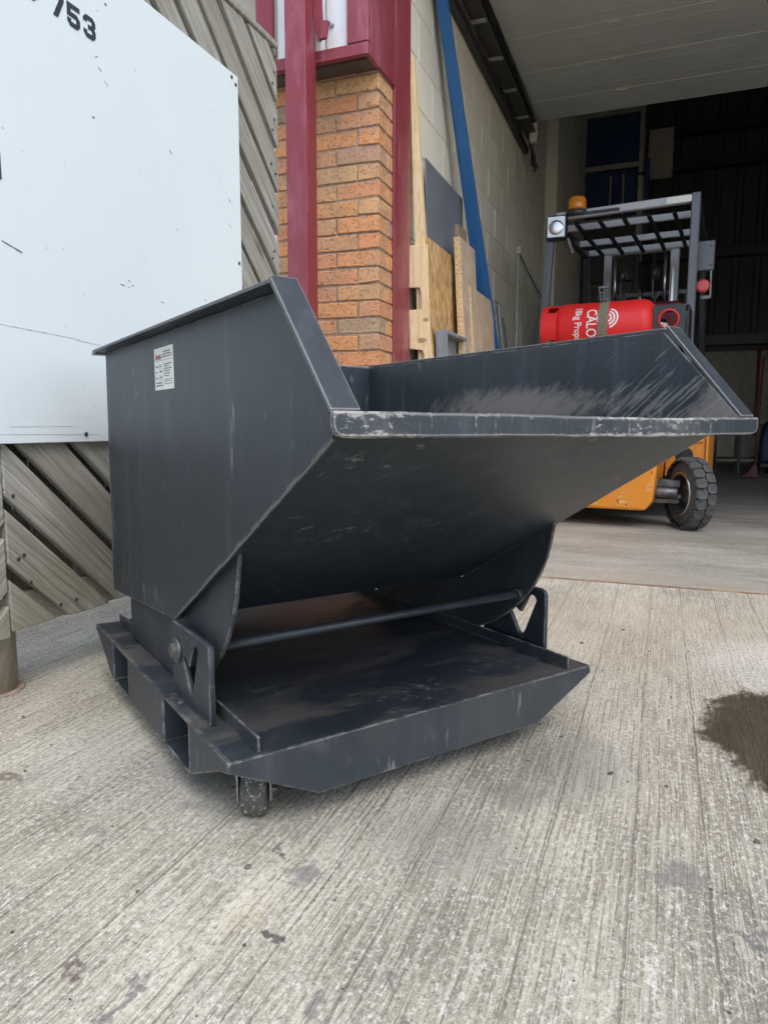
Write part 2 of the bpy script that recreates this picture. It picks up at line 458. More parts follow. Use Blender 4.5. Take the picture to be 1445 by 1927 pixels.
    rustd = t.math('MULTIPLY', t.step(xyz[1], 3.35, 2.95), t.step(n2(p, 3, 3), 0.35, 0.65))
    c = t.mix(t.math('MULTIPLY', rustd, 0.45), c, (0.37, 0.28, 0.19))
    t.bump(grain, 0.15, 0.003)
    return t.set(c, 0.62, 0, 0.4)

def mat_brick():
    t = NT('rustic brick'); p = t.pos(); r = t.rnd()
    c = t.ramp(r, [(0.0, (0.66, 0.29, 0.11)), (0.2, (0.70, 0.345, 0.135)), (0.38, (0.68, 0.27, 0.125)), (0.52, (0.58, 0.31, 0.16)), (0.66, (0.66, 0.37, 0.165)), (0.80, (0.42, 0.29, 0.18)), (0.92, (0.39, 0.30, 0.205)), (1.0, (0.62, 0.25, 0.15))])
    pv = t.vm('ADD', p, t.comb(t.math('MULTIPLY', r, 31.0), t.math('MULTIPLY', r, 17.0), 0.0))
    n1 = t.noise(pv, 9, 4, 0.6)
    c = t.mix(t.math('MULTIPLY', t.step(n1, 0.48, 0.68), 0.60), c, (0.36, 0.25, 0.16))
    n2 = t.noise(t.map(pv, (75, 75, 100)), 1.0, 4, 0.75, 1.2)
    c = t.mix(0.16, c, (0.50, 0.37, 0.26))
    c = t.mix(t.math('MULTIPLY', t.step(n2, 0.52, 0.62), 0.72), c, (0.15, 0.075, 0.042))
    c = t.mix(t.math('MULTIPLY', t.step(n2, 0.42, 0.30), 0.35), c, (0.74, 0.46, 0.24))
    t.bump(t.math('SUBTRACT', t.noise(pv, 45, 3), t.math('MULTIPLY', t.step(n2, 0.54, 0.66), 0.8)), 0.6, 0.005)
    return t.set(c, 0.9, 0, 0.2)

def mat_block():
    t = NT('painted blockwork'); p = t.pos(); r = t.rnd()
    c = t.mix(r, (0.72, 0.665, 0.54), (0.77, 0.715, 0.585))
    c = t.mix(t.math('MULTIPLY', t.step(t.noise(p, 1.7, 5), 0.45, 0.75), 0.35), c, (0.50, 0.47, 0.39))
    g = t.noise(p, 120, 4, 0.7)
    c = t.mix(t.math('MULTIPLY', t.step(g, 0.40, 0.28), 0.4), c, (0.27, 0.25, 0.20))
    t.bump(g, 0.35, 0.004)
    return t.set(c, 0.8)

def mat_weathered():
    t = NT('weathered fence timber'); p = t.obj(); r = t.rnd()
    off = t.comb(t.math('MULTIPLY', r, 37.0), t.math('MULTIPLY', r, 11.0), t.math('MULTIPLY', r, 5.0))
    pv = t.vm('ADD', p, off)
    gw = t.noise(t.map(pv, (1.5, 5, 5)), 1.0, 3)
    gr = t.noise(t.vm('ADD', t.map(pv, (3.0, 130, 130)), t.comb(0.0, t.math('MULTIPLY', gw, 5.0), 0.0)), 1.0, 6, 0.75)
    c = t.ramp(gr, [(0.30, (0.10, 0.088, 0.068)), (0.43, (0.265, 0.248, 0.21)), (0.56, (0.40, 0.388, 0.345)), (0.74, (0.55, 0.54, 0.49))])
    c = t.mix(t.math('MULTIPLY', t.step(t.noise(pv, 2.6, 4), 0.46, 0.70), 0.45), c, (0.23, 0.205, 0.15))
    c = t.mix(t.math('MULTIPLY', t.math('ABSOLUTE', t.math('SUBTRACT', r, 0.5)), 0.5), c, t.ramp(r, [(0.0, (0.20, 0.185, 0.15)), (1.0, (0.44, 0.43, 0.395))]))
    z = t.sep(t.pos())[2]
    alg = t.math('MULTIPLY', t.step(z, 0.55, 0.12), t.step(t.noise(t.pos(), 6, 5), 0.36, 0.62))
    c = t.mix(t.math('MULTIPLY', alg, 0.5), c, (0.20, 0.18, 0.10))
    kn = t.voro(t.map(pv, (3.0, 9.0, 0.0)), 1.0, 'F1')
    kn2 = t.math('MULTIPLY', t.step(kn, 0.19, 0.06), 1.0)
    c = t.mix(t.math('MULTIPLY', kn2, 0.75), c, (0.10, 0.075, 0.05))
    t.bump(gr, 0.45, 0.003)
    return t.set(c, 0.92, 0, 0.2)

def mat_wood(name, c0, c1, c2, k=(3, 60, 60)):
    t = NT(name); p = t.obj(); r = t.rnd()
    pv = t.vm('ADD', p, t.comb(t.math('MULTIPLY', r, 13.0), t.math('MULTIPLY', r, 7.0), 0.0))
    gw = t.noise(t.map(pv, (2, 6, 6)), 1.0, 2)
    g = t.noise(t.vm('ADD', t.map(pv, k), t.comb(0.0, t.math('MULTIPLY', gw, 6.0), 0.0)), 1.0, 4, 0.55)
    c = t.ramp(g, [(0.3, c0), (0.5, c1), (0.72, c2)])
    kn = t.voro(t.map(pv, (5.0, 9.0, 9.0)), 1.0, 'F1')
    c = t.mix(t.math('MULTIPLY', t.step(kn, 0.16, 0.07), 0.8), c, (0.26, 0.12, 0.045))
    t.bump(g, 0.12, 0.002)
    return t.set(c, 0.65)

def mat_chip(name, cs, scale, k=(1, 1, 1)):
    t = NT(name); p = t.obj()
    pw = t.vm('ADD', p, t.vm('SCALE', t.noisec(p, scale * 0.35, 2), k=0.6 / scale))
    vo = t.n('ShaderNodeTexVoronoi'); t.put(vo.inputs['Vector'], t.map(pw, k)); vo.inputs['Scale'].default_value = scale
    v = t.sep(vo.outputs['Color'])[0]
    c = t.ramp(v, [(i / (len(cs) - 1), q) for i, q in enumerate(cs)])
    n = t.noise(t.map(pw, k), scale * 1.7, 4, 0.7)
    c = t.mix(t.math('MULTIPLY', t.step(n, 0.5, 0.72), 0.5), c, tuple(q * 0.45 for q in cs[0]))
    t.bump(v, 0.2, 0.002)
    return t.set(c, 0.75)

def mat_paint(name, col, rough=0.4, chips=0.0, chipcol=(0.3, 0.3, 0.3), dust_sheen=0.15, edge=0.0, dust_sheen_col=(0.4, 0.38, 0.35)):
    t = NT(name); p = t.obj()
    k = t.noise(p, 4, 5, 0.6)
    c = t.mix(k, tuple(q * 0.85 for q in col), tuple(min(1, q * 1.12) for q in col))
    c = t.mix(t.math('MULTIPLY', t.step(t.noise(t.map(p, (6, 6, 1.5)), 1.0, 6, 0.7), 0.48, 0.8), dust_sheen), c, dust_sheen_col)
    if chips:
        cn = t.noise(t.map(p, (14, 14, 30)), 1.0, 6, 0.75, 0.5)
        c = t.mix(t.step(cn, 0.72 - chips * 0.1, 0.75 - chips * 0.1), c, chipcol)
        if chips > 1:
            ls = t.math('ABSOLUTE', t.math('SUBTRACT', t.noise(t.map(p, (9, 9, 6)), 1.0, 2), 0.5))
            c = t.mix(t.math('MULTIPLY', t.step(ls, 0.008, 0.003), t.step(t.noise(p, 11, 2), 0.52, 0.62)), c, (0.10, 0.06, 0.03))
    if edge:
        c = t.mix(t.math('MULTIPLY', t.edge(0.005), t.math('MULTIPLY', t.step(t.noise(p, 30, 4), 0.45, 0.6), edge)), c, chipcol)
    t.bump(k, 0.05, 0.004)
    return t.set(c, t.math('ADD', rough, t.math('MULTIPLY', k, 0.15)))

def mat_panel():
    t = NT('white coated sheet'); p = t.obj()
    c = t.mix(t.step(t.noise(p, 1.6, 4), 0.3, 0.7), (0.765, 0.85, 0.875), (0.80, 0.875, 0.895))
    d1 = t.noise(t.map(p, (1, 60, 75)), 1.0, 3, 0.5)
    c = t.mix(t.math('MULTIPLY', t.step(d1, 0.715, 0.75), 0.6), c, (0.30, 0.31, 0.32))
    d2 = t.noise(t.map(p, (1, 11, 13), (0, 3, 1)), 1.0, 5, 0.7)
    c = t.mix(t.math('MULTIPLY', t.step(d2, 0.60, 0.80), 0.10), c, (0.55, 0.58, 0.58))
    run = t.noise(t.map(p, (1, 26, 1.1)), 1.0, 4, 0.6)
    c = t.mix(t.math('MULTIPLY', t.step(run, 0.52, 0.78), 0.04), c, (0.50, 0.53, 0.52))
    low = t.math('MULTIPLY', t.step(t.sep(p)[2], 0.16, 0.0), t.step(t.noise(t.map(p, (1, 3, 60)), 1.0, 4, 0.7), 0.50, 0.72))
    c = t.mix(t.math('MULTIPLY', low, 0.30), c, (0.60, 0.60, 0.55))
    return t.set(c, 0.40, 0, 0.4)

M = {}
M['skip'] = mat_skip('grey skip paint')
M['skip_base'] = mat_skip('grey skip paint on base', dirt=0.35)
M['skip_deck'] = mat_skip('dirty skip deck', dirt=1.0)
M['skip_in'] = mat_skip('scoured skip paint', scratch=True)
M['skip_lip'] = mat_skip('worn skip lip', wear=1.0, edge=2.4)
M['skip_flange'] = mat_skip('skip flange paint', edge=2.0)
M['concrete'] = mat_concrete('brushed concrete')
M['slab'] = mat_concrete('floated concrete', True)
M['brick'] = mat_brick()
M['mortar'] = simple('brown mortar', (0.34, 0.25, 0.185), 0.95, 0, 0.25, 30, 0.5, 150)
M['block'] = mat_block()
M['bmortar'] = simple('painted mortar', (0.70, 0.65, 0.53), 0.9, 0, 0.2, 20, 0.3, 150)
M['fence'] = mat_weathered()
M['pine'] = mat_wood('fresh pine', (0.60, 0.42, 0.22), (0.72, 0.55, 0.32), (0.80, 0.65, 0.42))
M['pine_v'] = mat_wood('fresh pine upright', (0.60, 0.42, 0.22), (0.72, 0.55, 0.32), (0.80, 0.65, 0.42), (60, 60, 3))
M['fencepost'] = mat_wood('weathered round post', (0.24, 0.21, 0.16), (0.34, 0.31, 0.245), (0.44, 0.41, 0.34), (50, 50, 2))
M['oldwood'] = mat_wood('brown plank', (0.20, 0.14, 0.09), (0.29, 0.21, 0.14), (0.36, 0.27, 0.18))
M['osb'] = mat_chip('strand board', [(0.26, 0.13, 0.045), (0.48, 0.27, 0.10), (0.62, 0.40, 0.17), (0.36, 0.19, 0.07), (0.70, 0.50, 0.25)], 26, (1, 2.4, 0.8))
M['chip'] = mat_chip('chipboard edge', [(0.42, 0.26, 0.12), (0.60, 0.42, 0.22), (0.70, 0.52, 0.30)], 150)
M['chipface'] = simple('chipboard face', (0.46, 0.36, 0.26), 0.7, 0, 0.15, 12)
M['red'] = mat_paint('dark red coating', (0.225, 0.032, 0.046), 0.26, 0.12, (0.42, 0.10, 0.08), 0.85, dust_sheen_col=(0.40, 0.15, 0.20))  # pinkish streak layer paints the sky's sheen into the red
M['whitesheet'] = simple('white cladding', (0.72, 0.75, 0.77), 0.4, 0, 0.05)
M['panel'] = mat_panel()
M['ink'] = simple('dark blue grey ink', (0.045, 0.055, 0.075), 0.5)
M['beige'] = simple('beige render', (0.40, 0.36, 0.30), 0.9, 0, 0.15, 10, 0.3)
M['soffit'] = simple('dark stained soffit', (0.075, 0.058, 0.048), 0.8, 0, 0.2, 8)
M['door'] = simple('door underside', (0.49, 0.50, 0.47), 0.55, 0, 0.06, 3)
M['galv'] = simple('galvanised steel', (0.42, 0.43, 0.44), 0.4, 0.8, 0.2, 20)
M['darkmetal'] = simple('dark metal', (0.05, 0.05, 0.05), 0.5, 0.3, 0.3, 20)
M['blue'] = mat_paint('blue beam paint', (0.018, 0.115, 0.30), 0.4, 0.15, (0.2, 0.22, 0.25), 0.35, dust_sheen_col=(0.10, 0.20, 0.32))
M['blueD'] = mat_paint('navy panel paint', (0.014, 0.036, 0.11), 0.5)
M['greysheet'] = simple('grey plastic sheet', (0.145, 0.16, 0.18), 0.45, 0, 0.1, 5)
M['greytray'] = simple('grey tray', (0.20, 0.22, 0.24), 0.5, 0, 0.2, 12)
M['orange'] = mat_paint('orange truck paint', (0.72, 0.255, 0.018), 0.38, 1.15, (0.66, 0.50, 0.30), 0.30, 0.9, (0.45, 0.25, 0.1))
M['blackpaint'] = mat_paint('black truck paint', (0.022, 0.023, 0.026), 0.28, 0.0, dust_sheen=0.10)
M['guard'] = mat_paint('dark grey guard paint', (0.115, 0.122, 0.14), 0.25, 0.2, (0.25, 0.25, 0.25), 0.25, dust_sheen_col=(0.20, 0.21, 0.23))
M['matteblack'] = simple('matte black', (0.008, 0.008, 0.008), 0.9)
M['guardbar'] = mat_paint('worn guard paint with sky sheen', (0.40, 0.415, 0.44), 0.25, 0.2, (0.12, 0.12, 0.13), 0.35, dust_sheen_col=(0.45, 0.46, 0.48))  # worn paint, base lightened to paint in the sky's reflection
M['lpg'] = mat_paint('red cylinder paint', (0.74, 0.018, 0.018), 0.40, 0.15, (0.75, 0.25, 0.22), 0.06, dust_sheen_col=(0.6, 0.2, 0.2))
M['white'] = simple('white print', (0.80, 0.80, 0.79), 0.5, 0, 0.04)
M['rubber'] = simple('tyre rubber', (0.075, 0.074, 0.072), 0.85, 0, 0.25, 30, 0.2, 120)
t = NT('scuffed castor tread'); _n = t.noise(t.obj(), 130, 4, 0.7, 1.0); t.bump(_n, 0.5, 0.003); M['scuffed'] = t.set(t.mix(t.step(_n, 0.575, 0.61), (0.07, 0.066, 0.06), (0.5, 0.48, 0.44)), 0.8)
M['steel'] = simple('greasy steel', (0.16, 0.155, 0.15), 0.4, 0.7, 0.4, 18)
M['chrome'] = simple('bright steel', (0.55, 0.55, 0.56), 0.22, 1.0, 0.15, 12)
M['strap'] = simple('khaki webbing', (0.20, 0.175, 0.125), 0.85, 0, 0.2, 60)
M['label'] = simple('paper label', (0.74, 0.74, 0.69), 0.6, 0, 0.06, 40)
M['print'] = simple('grey print', (0.20, 0.20, 0.20), 0.6)
M['redprint'] = simple('red print', (0.45, 0.06, 0.07), 0.6)
M['clad'] = simple('grey wall cladding', (0.075, 0.075, 0.073), 0.7, 0, 0.1, 3)
M['roofmat'] = simple('roof cladding', (0.15, 0.15, 0.15), 0.7)
M['beigeframe'] = simple('cream frame paint', (0.40, 0.36, 0.28), 0.6)
M['green'] = mat_paint('green drum paint', (0.03, 0.16, 0.07), 0.45)
M['broom'] = mat_paint('red broom plastic', (0.17, 0.045, 0.035), 0.5)
M['conduit'] = simple('cream conduit', (0.55, 0.53, 0.45), 0.5)
M['rustline'] = simple('rusty joint strip', (0.27, 0.165, 0.10), 0.9, 0.0, 0.4, 12)
t = NT('lamp glass'); M['lens'] = t.set(t.mix(t.noise(t.map(t.obj(), (1, 1, 1)), 22, 1), (0.45, 0.47, 0.49), (0.75, 0.77, 0.78)), 0.18, 0.25, 0.9)
t = NT('amber plastic'); M['amber'] = t.set(t.mix(t.noise(t.obj(), 18, 2), (0.85, 0.22, 0.01), (0.95, 0.36, 0.02)), 0.2, 0, 0.6, **{'Transmission Weight': 0.35, 'Subsurface Weight': 0.2})
t = NT('red lens'); M['redlens'] = t.set(t.mix(t.noise(t.obj(), 30, 2), (0.55, 0.03, 0.03), (0.75, 0.12, 0.12)), 0.25)
def mat_wet():
    t = NT('wet concrete'); p = t.pos(); xyz = t.sep(p)
    g = t.noise(p, 110, 3, 0.75)
    f = t.noise(t.map(p, (150, 5, 1)), 1.0, 2, 0.6)
    c = t.ramp(t.noise(p, 6, 5, 0.6), [(0.3, (0.040, 0.031, 0.019)), (0.5, (0.072, 0.056, 0.035)), (0.7, (0.12, 0.094, 0.060))])
    c = t.mix(t.math('MULTIPLY', t.step(g, 0.52, 0.68), 0.30), c, (0.15, 0.122, 0.083))
    c = t.mix(t.math('MULTIPLY', t.step(f, 0.50, 0.36), 0.6), c, (0.055, 0.043, 0.030))
    dx = t.math('SUBTRACT', xyz[0], 0.40); dy = t.math('SUBTRACT', xyz[1], 1.53)
    e = t.math('ADD', t.math('ADD', t.math('POWER', t.math('DIVIDE', dx, 0.30), 2.0), t.math('POWER', t.math('DIVIDE', dy, 0.33), 2.0)), t.math('MULTIPLY', t.math('MULTIPLY', dx, dy), 3.5))
    nz = t.math('ADD', t.math('MULTIPLY', t.noise(p, 8, 2), 0.70), t.math('ADD', t.math('MULTIPLY', t.noise(p, 36, 4, 0.75), 0.75), t.math('MULTIPLY', t.noise(t.map(p, (140, 60, 1)), 1.0, 3, 0.7), 0.65)))
    al = t.step(t.math('ADD', e, nz), 2.06, 1.86)
    t.bump(g, 0.06, 0.002)
    return t.set(c, 0.16, 0, 0.55, Alpha=t.math('MULTIPLY', al, 0.74))
M['wet'] = mat_wet()

# ================================================================== ground
g = MB().add([(-80, -80, 0), (80, -80, 0), (80, 80, 0), (-80, 80, 0)], [(0, 1, 2, 3)]).build('ground', M['concrete'])
tag(g, 'pale brushed concrete yard with parallel tine grooves', kind='structure')
fl = MB().box(-1.245, 12, 2.965, 15, -0.02, 0.004).build('warehouse_floor', M['slab'])
tag(fl, 'smooth concrete floor slab inside the doorway', kind='structure')
js = MB()
yy = 2.955
for i in range(60):
    x0 = -1.2 + i * 0.22
    w = random.uniform(0.004, 0.010)
    js.box(x0, x0 + 0.219, yy - w + random.uniform(-.002, .002), 2.9655, -0.01, 0.0025)
tag(js.build('floor_joint', M['rustline']), 'rusty joint line across the threshold', kind='structure')

# puddle: ragged sheet of wet concrete
def vnoise(x, y, s):
    from mathutils import noise as mn
    return mn.noise(Vector((x * s, y * s, 3.7)))
CEL = 0.012
pm = MB(); idx = {}
def pv_(i, j):
    if (i, j) not in idx:
        idx[(i, j)] = len(pm.v); pm.v.append((i * CEL, j * CEL, 0.004))
    return idx[(i, j)]
for i in range(int(0.03 / CEL), int(0.80 / CEL)):
    for j in range(int(1.05 / CEL), int(2.02 / CEL)):
        x, y = (i + .5) * CEL, (j + .5) * CEL
        e = ((x - 0.40) / 0.30) ** 2 + ((y - 1.53) / 0.33) ** 2 + 0.35 * (x - 0.4) * (y - 1.53) / 0.1
        if e < 1.30:
            pm.f.append((pv_(i, j), pv_(i + 1, j), pv_(i + 1, j + 1), pv_(i, j + 1))); pm.sm.append(False)
pd = pm.build('puddle', M['wet'])
tag(pd, 'dark brown wet patch on the concrete', kind='structure')

# grit and flakes lying on the concrete: too small to pick apart
gr = random.Random(4)
gm = MB()
for k in range(260):
    x, y = gr.uniform(-1.3, .9), gr.uniform(.35, 2.9)
    s0 = gr.uniform(.0012, .0035) if gr.random() < .88 else gr.uniform(.004, .0075)
    n_ = 5; an0 = gr.uniform(0, 6.28); h_ = s0 * gr.uniform(.25, .7)
    ring_ = [(x + s0 * gr.uniform(.6, 1.2) * math.cos(an0 + 1.2566 * i), y + s0 * gr.uniform(.5, 1.1) * math.sin(an0 + 1.2566 * i)) for i in range(n_)]
    gm.add([(a, b, .0003) for a, b in ring_] + [(x + (a - x) * .6, y + (b - y) * .6, .0005 + h_) for a, b in ring_], [tuple(range(5, 10))] + [(i, (i + 1) % 5, (i + 1) % 5 + 5, i + 5) for i in range(5)])
t = NT('grit'); M['grit'] = t.set(t.ramp(t.voro(t.pos(), 90, 'F1', 'Color'), [(0.0, (0.05, 0.042, 0.035)), (0.6, (0.13, 0.11, 0.09)), (1.0, (0.42, 0.40, 0.36))]), 0.9)
tag(gm.build('grit', M['grit']), 'fine grit and flakes scattered over the concrete yard', 'grit', kind='stuff')

# ================================================================== building
WX = -1.25     # face of the blockwork inside
def struct(o, label=None): return tag(o, label, kind='structure')

# brick pillar
bp_ = empty('brick_pillar', (-1.45, 3.2, 0), 0, 'orange rustic brick pillar between the fence and the doorway', 'pillar')
BX1, BX0, BY0, BY1 = -1.232, -1.757, 3.09, 3.2632
def rel(parent): return Matrix.Translation(-parent.location)
off = Vector(bp_.location)
mc = MB().box(BX0 + .005, BX1 - .006, BY0 + .006, BY1 - 0.001, 0, 2.40, rel(bp_)).build('mortar', M['mortar'], bp_)
BH, BJ = 0.065, 0.010
brick_cache = {}
def brick_mesh(l, d, k):
    key = (round(l, 4), round(d, 4), k)
    if key not in brick_cache:
        rr = random.Random(hash(key) & 0xffff)
        mb = MB().box(-l / 2, l / 2, -d / 2, d / 2, 0, BH)
        mb.v = [(a + rr.uniform(-.003, .003), b + rr.uniform(-.0025, .0025), c + rr.uniform(-.003, .003)) for a, b, c in mb.v]
        brick_cache[key] = mb.mesh('brick', 0.003, 1)
    return brick_cache[key]
for cse in range(32):
    z = 0.0 + cse * 0.075 + 0.005
    ST, HD = 0.205, 0.100
    runs = []
    if cse % 2 == 0:
        xs = [(BX1, BX1 - ST)]; side = HD
    else:
        xs = [(BX1, BX1 - HD)]; side = BY1 - BY0 - 0.002
    while xs[-1][1] - BJ - 0.02 > BX0:
        a = xs[-1][1] - BJ
        xs.append((a, max(a - ST, BX0)))
    for q, (a, b) in enumerate(xs):
        d = HD if (q or cse % 2 == 0) else side
        o = link('brick', brick_mesh(a - b, d, random.randint(0, 3)), M['brick'], bp_)
        o.location = Vector(((a + b) / 2, BY0 + d / 2 + random.uniform(-.0015, .0015), z)) - off
    if cse % 2 == 0:
        d = BY1 - BY0 - HD - BJ - 0.002
        o = link('brick', brick_mesh(HD, d, 0), M['brick'], bp_)
        o.location = Vector((BX1 - HD / 2, BY0 + HD + BJ + d / 2, z)) - off

# overhanging clad box above the pillar
ob_ = empty('cladding_box', (-1.45, 3.1, 2.18), 0, 'dark red framed white cladding box overhanging the brick pillar', 'cladding')
T = rel(ob_)
SZ = 2.18
OX1, OX0, OY = -1.222, -1.762, 2.945
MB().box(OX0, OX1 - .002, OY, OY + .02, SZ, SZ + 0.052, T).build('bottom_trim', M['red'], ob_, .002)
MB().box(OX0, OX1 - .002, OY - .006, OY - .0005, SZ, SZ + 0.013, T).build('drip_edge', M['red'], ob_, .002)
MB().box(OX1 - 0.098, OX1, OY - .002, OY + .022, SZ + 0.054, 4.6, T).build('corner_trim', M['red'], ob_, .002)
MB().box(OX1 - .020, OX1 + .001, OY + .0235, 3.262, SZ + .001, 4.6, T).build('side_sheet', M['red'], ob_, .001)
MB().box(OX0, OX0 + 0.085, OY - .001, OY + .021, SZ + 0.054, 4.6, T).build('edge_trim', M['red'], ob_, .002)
wp = MB()
for k in range(3):
    x0 = OX0 + .087 + k * 0.119
    wp.prism([(x0, OY + .035), (x0 + .012, OY + .025), (x0 + .10, OY + .025), (x0 + .1185, OY + .035), (x0 + .1185, OY + .045), (x0, OY + .045)], SZ + .055, 4.6, 'z', T)
wp.build('white_sheet', M['whitesheet'], ob_)
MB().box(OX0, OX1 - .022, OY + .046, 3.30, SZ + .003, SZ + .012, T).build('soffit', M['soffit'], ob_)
for bx in (-1.400, -1.62):
    MB().lathe((bx, OY + .026, 2.335), (bx, OY + .012, 2.335), [(0, .011), (.004, .011), (.008, .0075), (.014, .006)], 12).build('bolt', M['galv'], ob_).location = -ob_.location
# red square steel post with its bent strap
rp = empty('steel_post', (-1.513, 2.89, 0), 0, 'dark red square steel post in front of the brick pillar', 'post')
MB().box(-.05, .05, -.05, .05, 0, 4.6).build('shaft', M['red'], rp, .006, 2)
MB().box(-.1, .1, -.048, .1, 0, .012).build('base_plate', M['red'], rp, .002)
sp_ = MB()
sp_.prism([(.052, 2.60), (.085, 2.60), (.098, 2.32), (.086, 2.248), (.070, 2.255), (.052, 2.36)], 0.02, 0.028, 'y')
sp_.prism([(.096, 2.322), (.132, 2.316), (.118, 2.25), (.088, 2.25)], 0.004, 0.020, 'y')
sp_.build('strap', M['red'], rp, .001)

# door jamb
jb = MB().box(-1.40, -1.2225, 3.264, 3.485, 0, 4.6)
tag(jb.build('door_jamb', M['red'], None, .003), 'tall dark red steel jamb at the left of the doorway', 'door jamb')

# blockwork wall inside, block by block
bw = struct(MB().box(-1.5, WX - .004, 3.30, 7.80, 0, 7).build('block_wall', M['bmortar']), 'cream painted blockwork wall inside the doorway')
BL, BHh = 0.44, 0.215
blk = {}
def block_mesh(l):
    k = round(l, 3)
    if k not in blk: blk[k] = MB().box(0, 0.09, 0, l, 0, BHh).mesh('block', 0.004, 1)
    return blk[k]
for cse in range(17):
    y = 3.47 - (0.225 if cse % 2 else 0)
    while y < 7.79:
        a = max(y, 3.49); b = min(y + BL, 7.795)
        if b - a > 0.03:
            o = link('block', block_mesh(b - a), M['block'], bw)
            o.location = (WX - 0.09 + random.uniform(-.0015, .0015), a, 0.012 + cse * 0.225)
        y += BL + 0.010
# set-forward pier beyond
pw_ = struct(MB().box(-1.5, -1.138, 7.805, 15, 0, 7).build('pier_wall', M['bmortar']), 'deeper blockwork wall stepping forward past the pier')
for cse in range(19):
    for (a, b) in ([(7.80, 8.24), (8.25, 8.69), (8.70, 9.14), (9.15, 9.59), (9.60, 10.04)] if cse % 2 else [(7.80, 8.015), (8.025, 8.465), (8.475, 8.915), (8.925, 9.365), (9.375, 9.815)]):
        o = link('block', block_mesh(b - a), M['block'], pw_); o.location = (-1.13 - .09, a, 0.012 + cse * .225)
fp = MB().box(-1.245, -1.132, 7.792, 7.803, 0.01, 7).build('pier_face', M['block'], pw_)

# rest of the shed: back wall, right wall, roof, wall above the door
bk = struct(MB().box(-1.5, 12.2, 13.2, 13.4, 0, 7).build('back_wall', M['clad']), 'dark clad back wall of the warehouse')
MB().box(-1.1, 12, 13.12, 13.199, 0, 1.85).build('dado', M['beige'], bk, .004)
for z in (1.95, 3.35, 4.75, 5.3):
    MB().prism([(13.0, z), (13.195, z), (13.195, z + .02), (13.02, z + .02), (13.02, z + .14), (13.195, z + .14), (13.195, z + .16), (13.0, z + .16)], -1.1, 12, 'x').build('sheeting_rail', M['darkmetal'], bk)
for i in range(40):
    x = -1.0 + i * 0.32
    MB().prism([(x, 13.2), (x + .03, 13.17), (x + .09, 13.17), (x + .12, 13.2)], 2.12, 7, 'z').build('cladding_rib', M['clad'], bk)
struct(MB().box(12, 12.2, 2.97, 13.2, 0, 7).build('right_wall', M['clad']), 'far right wall of the warehouse')
struct(MB().box(-1.6, 12.3, 3.0, 13.5, 7.0, 7.15).build('roof', M['roofmat']), 'roof of the warehouse')
struct(MB().box(-1.222, 12.2, 3.32, 3.42, 3.32, 7).build('front_wall', M['clad']), 'clad wall above the doorway')
struct(MB().box(4.2, 12.2, 3.32, 3.42, 0, 3.319).build('front_wall_right', M['clad']), 'clad wall right of the doorway')
# outer wall left of the pillar, behind the fence
lw = struct(MB().box(-8, -1.762, 3.24, 3.34, 0, 7).build('left_wall', M['beige']), 'beige wall left of the brick pillar')
for k in range(14):
    MB().box(-1.765 - .30 * (k + 1) + .006, -1.765 - .30 * k, 3.215, 3.239, 0.02, 2.08).build('white_board', M['whitesheet'], lw, .002)

# overhead sectional door, open, lying flat below the roof
dr = empty('overhead_door', (1.0, 5.0, 3.15), 0, 'grey overhead sectional door slid open under the warehouse roof', 'door')
T = rel(dr)
ys = [3.50, 4.02, 4.495, 4.97, 5.45, 5.94, 6.31]
for a, b in zip(ys[:-1], ys[1:]):
    pnl = MB()
    pnl.box(-1.085, 4.1, a + .003, b - .003, 3.152, 3.19, T)
    pnl.build('door_section', M['door'], dr, .004)
    for q in range(2):
        yq = a + .003 + (b - a) * (q + .5) / 2
        MB().prism([(yq - .012, 3.1518), (yq - .006, 3.1508), (yq + .006, 3.1508), (yq + .012, 3.1518)], -1.08, 4.095, 'x', T).build('rib', M['door'], dr)
for y in ys[1:-1]:
    for x in (-0.40, 0.95, 2.3):
        MB().box(x - .045, x + .045, y - .018, y + .018, 3.146, 3.1512, T).box(x - .04, x + .04, y - .006, y + .006, 3.139, 3.147, T).build('hinge', M['conduit'], dr, .002)
# door track along the wall
tr = empty('door_track', (-1.14, 5.0, 3.1), 0, 'dark steel door track with brackets along the blockwork wall', 'door track')
T = rel(tr)
MB().prism([(-1.19, 3.06), (-1.10, 3.06), (-1.10, 3.075), (-1.18, 3.075), (-1.18, 3.135), (-1.10, 3.135), (-1.10, 3.148), (-1.19, 3.148)], 3.5, 6.45, 'y', T).build('channel', M['darkmetal'], tr)
MB().prism([(-1.245, 2.99), (-1.205, 2.99), (-1.205, 3.04), (-1.245, 3.04)], 3.5, 6.55, 'y', T).build('cable_tray', M['darkmetal'], tr)
for y in (4.02, 4.495, 4.97, 5.45, 5.94):
    MB().box(-1.20, -1.098, y - .02, y + .02, 3.048, 3.058, T).build('bracket', M['galv'], tr, .002)
MB().box(-1.15, -1.09, 6.28, 6.34, 2.99, 3.14, T).build('end_stop', M['conduit'], tr, .003)
rr_ = random.Random(3)
tb = MB()
for k in range(9):
    tb.tube([(-1.17, 6.38 + k * .03, 3.06 - k * .012), (-1.15 + rr_.uniform(-.03, .03), 6.42 + k * .03, 2.99 - k * .015)], .012, 6)
tb.v = [tuple(T @ Vector(p)) for p in tb.v]
tb.build('cable_bundle', M['darkmetal'], tr)

